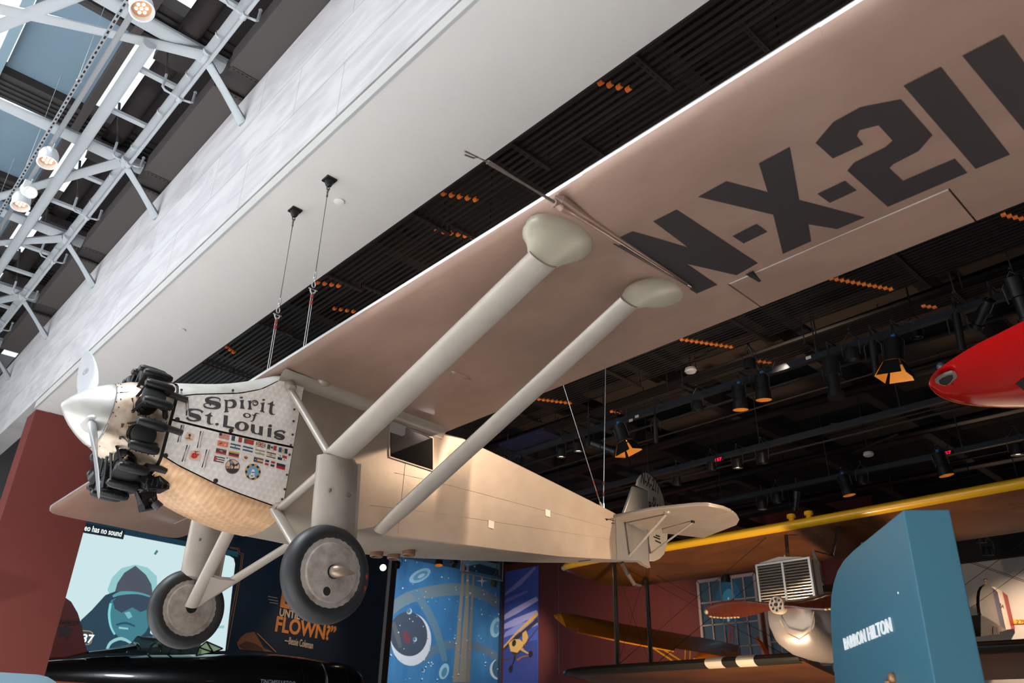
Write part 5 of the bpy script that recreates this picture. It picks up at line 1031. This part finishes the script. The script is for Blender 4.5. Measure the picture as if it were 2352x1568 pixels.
# ---------------- red wing tip, near right ----------------
ZR = .75; GLR = M('red_gloss', (176,4,8), .12, 0, None, (1.5, .12), coat=.8)
rw = thing('red_wing', 'glossy red aeroplane wing tip with a round lamp reaching in from the right edge', 'airplane', bw(2300,860,'z',ZR))
zr = lambda x, y: (2080+x/6.816, 730+y/6.816)
ol = [bw(*zr(*q), 'z', ZR) for q in ((360,1030),(375,970),(410,900),(470,835),(570,755),(700,665),(900,535),(1150,390),(1450,245),(1850,45),(2600,-330),(3600,-800))]+[bw(*zr(*q), 'z', ZR) for q in ((3900,1420),(2700,1425),(1850,1415),(1500,1410),(1150,1395),(900,1360),(700,1310),(560,1250),(470,1190),(400,1115),(368,1070))]
cen = sum(ol)/len(ol); tipd = unit(ol[0]-cen)
mids = [(ol[i]+ol[-i-1])/2 for i in range(len(ol))]
rg = []
for sc_, dz in ((.0,-.13),(.35,-.125),(.7,-.095),(.88,-.05),(.97,-.018),(1,0),(.97,.02),(.88,.06),(.6,.11),(.0,.13)):
    r1 = []
    for i, p in enumerate(ol):
        ax0 = ol[0]+(cen-ol[0])*.12; t = max(0, (p-ol[0])@(-tipd)); m_ = ol[0]-tipd*max(.25, t) if True else cen
        m_ = cen+(m_-cen); q = m_+(p-m_)*sc_; k = min(1.0, .35+t*.9); r1.append(V(q[0], q[1], ZR+dz*k))
    rg.append(r1)
MB().loft(rg, True, False).build('wing_panel', GLR, rw, smooth=60)
def under(px, py, off): return bw(px, py, 'z', ZR-off)
l1 = [under(*zr(*q), .085) for q in ((460,980),(520,925),(620,870),(720,838),(780,850),(802,890),(785,930),(740,965),(690,1020),(620,1048),(545,1030),(480,1005))]
l2 = [under(*zr(*q), .098) for q in ((520,975),(590,925),(680,890),(735,885),(740,925),(700,985),(640,1040),(570,1030),(530,1005))]
lm = MB().plate(l1, .03, V(0,0,1)).build('lamp_bezel', M('bezel_grey', (150,146,138), .35, .6), rw); MB().plate(l2, .03, V(0,0,1)).build('lamp_lens', M('lens_dark', (40,42,42), .06, .2), rw)
MB().ball(bw(*zr(560,760), 'z', ZR+.06), .055, 12).build('nav_lamp', M('nav_glass', (86,96,108), .08, .3), rw)
MB().plate([under(*zr(*q), .135) for q in ((1725,1030),(1860,930),(2100,800),(2100,1300),(1860,1140))], .006, V(0,0,1)).build('black_arrow', BLK, rw)
# ---------------- black gallery ceiling: conduit racks, beams, lighting pipes, lamps ----------------
CND = M('conduit_black', (58,55,53), .4, .45); BEAMK = M('beam_black_brown', (44,37,33), .6); PIPEB = M('pipe_blue_black', (36,40,46), .45, .3); FIT = M('fitting_orange', (214,110,36), .4, 0, emit=.12); FITB = M('fitting_blue', (36,110,160), .4)
BAFB = M('baffle_brown', (60,46,38), .7)
def rack(label, xs, z, y0, y1, hang, fit, r=.026):
    t = thing('conduit_rack', label, 'conduits', ((xs[0]+xs[-1])/2, (y0+y1)/2, z), 'conduit racks under the black ceiling')
    for x in xs: MB().tube([(x,y0,z),(x,y1,z)], r, 8).build('conduit', CND, t)
    for y in hang:
        m = MB().box(((xs[0]+xs[-1])/2, y, z-.05), (xs[-1]-xs[0]+.25,.06,.035))
        for x in (xs[0]-.1, xs[-1]+.1): m.tube([(x,y,z-.05),(x,y,5.2)], .012, 6)
        m.mi = 1
        for k in range(int((xs[-1]-xs[0]+.2)/.09)): m.box((xs[0]-.08+k*.09, y, z-.069), (.045,.02,.004))
        m.build('hanger_channel', [BEAMK, BLACKC], t)
    for (y, i0, i1, sk) in fit:
        for i in range(i0, i1): MB().lathe([(-.03,r*1.25),(.03,r*1.25)], (xs[i], y+sk*(i-i0), z-.004), (0,1,0), 8).build('coupling', FIT, t)
    return t
rack('rack of dark conduits running along the black edge of the grey soffit', [1.50+k*.095 for k in range(10)], 3.2, -9, 17, [-5.2,-3.6,-1.75,.2,2.4,4.6,6.9,9.2,11.5], [(-.3,2,9,-.05),(2.9,1,8,-.05),(5.9,3,7,.06),(-3.1,4,8,-.05),(-4.6,1,4,.05),(1.2,0,3,.05)])
rack('second higher rack of dark conduits behind the one along the soffit edge', [2.75+k*.10 for k in range(8)], 3.7, -9, 17, [-4.4,-2.0,.6,3.0,5.6,8.0], [(.9,0,7,-.05),(4.1,2,6,-.05)])
rack('broad rack of fourteen dark conduits beyond the wing trailing edge', [7.28+k*.085 for k in range(14)], 3.2, -9, 14, [-3.9,-1.2,1.6,4.4,7.2,10,13], [(-2.95,1,13,-.045),(-.15,2,13,-.045),(-5.3,2,13,-.045),(3.7,1,12,-.045),(8.2,4,10,-.04)])
rack('narrow rack of five dark conduits over the first lighting pipe', [8.72+k*.075 for k in range(5)], 3.0, -9, 13, [-4.2,-1.8,.7,3.1,5.6,8.0], [(-3.7,1,4,-.05),(-.8,0,4,-.05),(2.6,1,4,-.05),(5.6,1,4,-.05)])
def beam(label, a, b, w, h, mat=BEAMK, name='ceiling_beam', cat='beam', group='beams of the black ceiling'):
    return tag(MB().bar(a, b, w, h).build(name, mat, None), label, cat, group)
for i, (y, l) in enumerate(((-3.2,'nearest the camera'),(-.2,'second from the near end'),(2.8,'third from the near end'),(5.8,'above the aeroplane fuselage'),(9,'beyond the aeroplane tail'),(13,'far over the mural'))):
    beam('dark crosswise ceiling beam above the conduits, '+l, (1.5,y,4.6), (25.9,y,4.6), .22, .42)
for i, (x, l) in enumerate(((10.6,'over the first row of gallery lamps'),(13.6,'over the second row of gallery lamps'),(17.2,'over the biplane'),(21,'toward the far pale wall'))):
    tag(MB().tube([(x,-10,4.05),(x,14,4.05)], .24, 18).build('air_duct', M('duct_black', (34,33,34), .35, .3), None), 'large black round air duct running lengthwise '+l, 'duct', 'black air ducts')
k = 0
for x0, x1, l in ((9.2,10.2,'just past the broad conduit rack'),(11.1,13.1,'over the second lighting pipe'),(14.2,16.6,'over the biplane wing'),(18,20.4,'far over the biplane tail')):
    for y, l2 in ((-4.7,'nearest'),(-1.7,'second nearest'),(1.3,'middle'),(4.3,'farther'),(7.3,'farthest')):
        tag(MB().box(((x0+x1)/2, y, 4.95), (x1-x0, 2.3, .05)).build('ceiling_panel', BAFB, None), 'brown ceiling panel, %s of the row %s' % (l2, l), 'panel', 'brown ceiling panels')
def lpipe(x, z, label, w=.10, h=.11):
    t = thing('lighting_pipe', label, 'rail', (x, 5, z), 'lighting pipes of the gallery')
    MB().box((x, .5, z), (w, 21, h)).build('power_rail', PIPEB, t)
    MB().tube([(x+.5,-9,z-.05),(x+.5,11,z-.05)], .05, 10).build('hanging_tube', PIPEB, t)
    for y in range(-8, 11, 3): MB().tube([(x,y,z),(x,y,5.249)], .012, 6).box((x,y,5.24), (.09,.09,.018)).build('hanger_rod', CND, t)
    for y in (-5.1,-1.3,2.2,6.1): MB().tube([(x+.1,y,z+.05),(x+.2,y+.15,z+.16),(x+.35,y+.35,z+.1),(x+.5,y+.9,z+.3)], .014, 6).build('feed_cable', CND, t)
    return t
lpipe(8.55, 2.6, 'first dark lighting pipe beyond the broad conduit rack'); lpipe(11.78, 2.6, 'second dark lighting pipe, over the aeroplane tail'); lpipe(14.9, 2.6, 'third dark lighting pipe, just above the yellow leading edge'); lpipe(18.6, 2.3, 'farthest dark lighting pipe, toward the pale wall')
for x, z, l in ((10.7,3.0,'between the first and second lighting pipes'),(13.2,3.0,'between the second and third lighting pipes'),(16.5,3.1,'beyond the third lighting pipe')):
    tag(MB().tube([(x,-9,z),(x,11,z)], .035, 8).build('conduit', CND, None), 'single dark conduit '+l, 'conduit', 'single conduits')
for px, py, x, c, nm, l in ((1857,821,8.49,(214,212,206),'label_tag','small white tag on the first lighting pipe at the right'),(1463,956,8.49,(200,200,196),'label_tag','small white tag on the first lighting pipe, middle'),(1449,965,8.49,(200,200,196),'label_tag','second small white tag beside the other on the first lighting pipe')):
    p = bw(px, py, 'x', x); tag(MB().box(p, (.012,.09,.05)).build(nm, M('tag_%d' % c[0], c, .5), None), l, 'tag')
for px, py, x, l in ((1651,1055,11.72,'red lit number display on the second lighting pipe'),(2176,1040,14.84,'red lit number display on the third lighting pipe')):
    p = bw(px, py, 'x', x); t = thing('number_display', l, 'display', p); MB().box(p, (.02,.24,.09)).build('display_case', BLACKC, t); mb = MB(); put_text(mb, '157', p+V(-.013,.085,-.035), V(0,-1,0), V(0,0,1), .17, .07, .03); mb.build('lit_digits', M('led_red', (230,20,60), .4, emit=1.6), t, smooth=0)
# lamps
LB = M('lamp_black', (30,30,31), .4, .3); AMB = M('amber_glow', (240,150,30), .5, emit=2.2); AMB2 = M('amber_lamplit', (226,140,40), .4, .2, emit=.25); LENSW = M('lens_lit', (255,226,190), .3, emit=7); BLUT = M('blue_tape', (40,110,180), .5); LENSK = M('lens_unlit', (60,62,66), .08, .4)  # amber on snoots and barn doors is lamplight put into the colour
def glamp(kind, px, py, x, label, s=1.0, aim=(.1,.1,-1), dist=None):
    for q_, r_ in ((8.55,.4),(11.78,.3),(14.9,.3),(18.6,.3)):
        if x and abs(x-q_) < r_: x = q_-.24
    c = bw(px, py, 'x', x) if dist is None else bw(px, py, 'y', dist); d = unit(aim); a, b, _ = frame(d)
    t = thing('gallery_lamp', label, 'lamp', c, 'black gallery lamps')
    if kind == 'can':
        MB().lathe([(-.24*s,.03*s),(-.24*s,.10*s),(.02*s,.11*s),(.06*s,.12*s)], c, d, 18).build('lamp_housing', LB, t)
        f = MB()
        for k in range(9): f.lathe([(-.22*s+k*.024*s,.105*s),(-.22*s+k*.024*s,.125*s),(-.214*s+k*.024*s,.125*s),(-.214*s+k*.024*s,.105*s)], c, d, 18, False)
        f.build('cooling_fins', LB, t)
        MB().lathe([(.05*s,.12*s),(.2*s,.13*s),(.2*s,.125*s),(.05*s,.115*s)], c, d, 20, False).build('snoot', AMB2, t); MB().lathe([(.05*s,.124*s),(.201*s,.134*s)], c, d, 20, False).build('snoot_shell', LB, t)
        MB().lathe([(.045*s,.115*s),(.05*s,0)], c, d, 18, False).build('lens', AMB, t); MB().box(c-d*.27*s+b*.02, (.05*s,.05*s,.07*s)).build('blue_tape', BLUT, t)
    elif kind == 'barn':
        MB().lathe([(-.24*s,.03*s),(-.24*s,.10*s),(.02*s,.11*s),(.06*s,.12*s)], c, d, 18).build('lamp_housing', LB, t)
        MB().lathe([(.045*s,.115*s),(.07*s,0)], c, d, 18, False).build('lens', AMB, t)
        for q, m in ((a, LB), (-a, AMB2), (b, AMB2), (-b, LB)):
            w = np.cross(d, q); r0 = c+d*.07*s+q*.10*s; r1 = c+d*.27*s+q*.19*s
            MB().plate([r0-w*.09*s, r0+w*.09*s, r1+w*.15*s, r1-w*.15*s], .008).build('barn_door', m, t)
        MB().box(c-d*.27*s+b*.02, (.05*s,.05*s,.07*s)).build('blue_tape', BLUT, t)
    elif kind == 'profile':
        MB().lathe([(-.3*s,.05*s),(-.28*s,.10*s),(-.05*s,.105*s),(-.04*s,.08*s),(.2*s,.08*s),(.21*s,.105*s),(.3*s,.105*s)], c, d, 18).build('lamp_housing', LB, t)
        MB().lathe([(.295*s,.1*s),(.30*s,0)], c, d, 18, False).build('lens', LENSK, t)
    elif kind == 'tube':
        MB().lathe([(-.28*s,.04*s),(-.28*s,.055*s),(.28*s,.055*s),(.28*s,.045*s),(.2*s,.04*s)], c, d, 14).build('lamp_housing', LB, t)
    else:
        MB().lathe([(-.12*s,.03*s),(-.12*s,.08*s),(-.02*s,.10*s),(.06*s,.105*s),(.06*s,.09*s),(.02*s,.085*s)], c, d, 18).build('lamp_housing', LB, t)
        MB().lathe([(.022*s,.085*s),(.04*s,.05*s),(.045*s,0)], c, d, 18, False).build('lens', {'lit': LENSW, 'dim': LENSK, 'amb': AMB}[kind], t)
    y = MB()
    for q in (1,-1): y.tube([c+a*.125*s*q, c+a*.13*s*q-d*.2*s, c-d*.36*s], .009, 6)
    zr_ = {8.31: 2.6, 11.54: 2.6, 14.66: 2.6, 18.36: 2.3}.get(round(x, 2) if x else 0, 0); k_ = c-d*.36*s
    if zr_: y.tube([k_, V(k_[0],k_[1],max(zr_+.085, k_[2]+.05)), V(x+.24,k_[1],zr_+.085)], .018, 8).box(V(x+.24,k_[1],zr_+.0705), (.09,.06,.03))
    else: y.tube([k_, V(k_[0],k_[1],5.25)], .014, 6)
    y.build('yoke', LB, t)
    if kind in ('can','barn'): MB().tube([c-d*.24*s, c-d*.3*s+a*.2*s, c-d*.42*s+a*.26*s, c-d*.46*s+a*.1*s], .008, 6).build('power_cable', LB, t)
    return t
AD = (-.12,.1,-1)
for row in (('can',1699,915,8.5,'amber black lamp, left of the two side by side under the first lighting pipe'),('can',1752,892,8.5,'amber black lamp, right of the two side by side under the first lighting pipe'),
  ('barn',1432,1006,8.6,'amber lamp with barn doors above the tail cables',1.15,(.25,-.2,-1)),('barn',2054,820,8.6,'amber lamp with barn doors left of the red wing tip',1.2,(0,.15,-1)),
  ('lit',1328,1030,8.6,'small lamp with a lit lens left of the tail cables'),('lit',1289,1043,8.7,'small lamp with a dimmer lit lens, leftmost of the row by the tail cables'),('dim',1353,1020,8.8,'small unlit lamp between the lit lens and the slanting profile lamp'),
  ('profile',1386,1026,8.6,'slanting black profile lamp crossed by the tail cable',.9,(.5,-.9,-.5)),('dim',1602,935,8.6,'squat unlit lamp left of the amber pair'),('profile',1913,868,8.6,'long upright black profile lamp right of the amber pair',1.15,(0,0,-1)),
  ('dim',1956,817,8.7,'squat black lamp between the long profile lamp and the barn-door lamp',1.1),('tube',2008,822,8.7,'thin black tube lamp left of the barn-door lamp'),('dim',2104,768,9.15,'round black lamp right of the barn-door lamp at the right',.95),('tube',2203,762,8.7,'thin black tube lamp above the red wing tip'),
  ('profile',2258,720,8.7,'black lamp pointing down-left above the red wing tip',.8,(.6,.7,-.5)),('profile',2345,690,8.7,'large black lamp cut by the right frame edge',1.2,(.3,0,-1)),('dim',1722,838,8.3,'flat black fitting above the amber pair'),
  ('tube',1506,990,8.7,'thin black tube lamp right of the barn-door lamp at the tail cables',.8),('can',1190,1072,8.6,'dark lamp half hidden by the fuselage top',.8,AD),('profile',1155,1062,8.8,'grey lamp heads just above the fuselage behind the window',.6,(.2,.5,-.6)),
  ('lit',1694,1068,11.8,'lamp with a bright lens under the red number display',1.1),('dim',1751,1056,11.8,'unlit round lamp right of the red number display',1.2),('dim',1634,1073,11.8,'unlit lamp left of the bright lens under the number display'),('dim',1555,1108,11.9,'black lamp beside the tip of the tail fin'),
  ('lit',1751,1163,14.9,'lamp with a bright lens above the tailplane tip',1.2),('dim',1785,1148,14.9,'unlit can lamp right of the bright lens above the tailplane',1.2),('profile',1829,1148,15.0,'tangle of black lamp and bracket above the yellow edge',.8,(.3,.4,-1)),('can',1944,1116,14.9,'amber rimmed lamp above the middle of the yellow edge',1.1,(.1,-.1,-1)),
  ('dim',1981,1104,14.9,'round black lamp right of the amber rimmed one',1.1),('can',2165,1068,14.9,'amber rimmed lamp under the right number display',1.15,(.1,-.1,-1)),('lit',2337,1036,14.9,'lamp with a lit lens low at the right edge',1.3),
  ('amb',2254,1240,18.6,'small amber lamp beside the teal pillar at the right',1.1),('dim',2269,1268,19.6,'small dark can lamp over the striped rudder',1.2),('amb',1667,1330,20.,'amber lamp hanging before the white barred window',1.5)): glamp(*row)
for px, py, kind, l, s, am in ((880,1303,'lit','bright round lamp beside the brown post','1.1',(-.9,-1.2,-.3)),(567,1222,'lit','bright round lamp under the belly of the silver aeroplane','.9',(-.6,-1.1,-.25)),(912,1298,'dim','small black lamp at the top left of the mural','1',(.3,.9,-1)),(1008,1285,'can','amber black lamp under the fuel fillers, before the mural','1',(-.1,-.2,-1)),(1043,1294,'dim','round black lamp right of the amber one before the mural','1.1',(.2,.9,-.6)),(1134,1342,'dim','silver grey lamp hanging low in front of the mural','1.2',(0,.3,-1)),(1150,1300,'tube','black tube lamp at the right edge of the mural','1.2',(0,0,-1))):
    glamp(kind, px, py, None, l, float(s), am, 14.2)
t = thing('lamp_rail', 'thin black lamp rail in front of the mural', 'rail', bw(1010,1278,'y',14.1)); a, b = bw(890,1268,'y',13.8), bw(1170,1268,'y',13.8); MB().box((a+b)/2+V(0,0,.25), (b[0]-a[0],.06,.06)).build('rail_bar', LB, t)
for q in (.15, .85): MB().tube([a+(b-a)*q+V(0,0,.27), V(*(a+(b-a)*q)[:2], 5.25)], .012, 6).build('hanger_rod', LB, t)
fr = [bw(*q, 'y', 15.9) for q in ((1060,1272),(1059,1310),(1062,1314),(1154,1333))]
tag(MB().tube(fr, .035, 8).tube([fr[0], V(fr[0][0],fr[0][1],5.25)], .012, 6).tube([fr[3], V(fr[3][0],fr[3][1],5.25)], .012, 6).build('rail_frame', M('rail_grey', (120,128,134), .4, .4), None), 'grey angled hanging rail across the upper right of the mural', 'rail')
for px, py, x, l in ((1586,846,8.5,'white smoke detector on a black bracket beyond the wing'),(1994,1039,14.2,'white smoke detector far over the yellow leading edge')):
    c = bw(px, py, 'x', x); t = thing('smoke_detector', l, 'detector', c)
    MB().lathe([(0,.02),(.0,.10),(.05,.115),(.08,.09),(.085,0)], c, (0,0,-1), 22).build('detector_dome', M('detector_white', (214,206,200), .5), t); MB().bar(c+V(0,.35,.06), c+V(0,-.7,.26), .04, .03).bar(c+V(0,0,.02), V(c[0],c[1],5.25), .02, .02, (1,0,0)).build('bracket', LB, t)

t = thing('ceiling_screen', 'small dark blue screen panel lying above the fuselage in the dark ceiling', 'panel', bw(1215,1010,'x',8.2)); MB().box(bw(1215,1010,'x',8.2), (.5,1.4,.06)).build('panel_case', M('panel_navy', (30,30,56), .4), t)

for i, (px, py, y_) in enumerate(((1283,1400,9.4),(1540,1400,9.9),(1660,1400,10.0))):
    a = bw(px, py, 'y', y_); tag(MB().tube([(a[0],a[1],.25 if i else -1.45),(a[0],a[1],5.25)], .008, 6).build('hanging_wire', CB, None), ['thin upright wire in front of the red wall, left of the biplane struts','thin wire rising from the yellow monoplane wing, right of the biplane struts','thin wire before the white barred window'][i], 'wire', 'thin hanging wires')
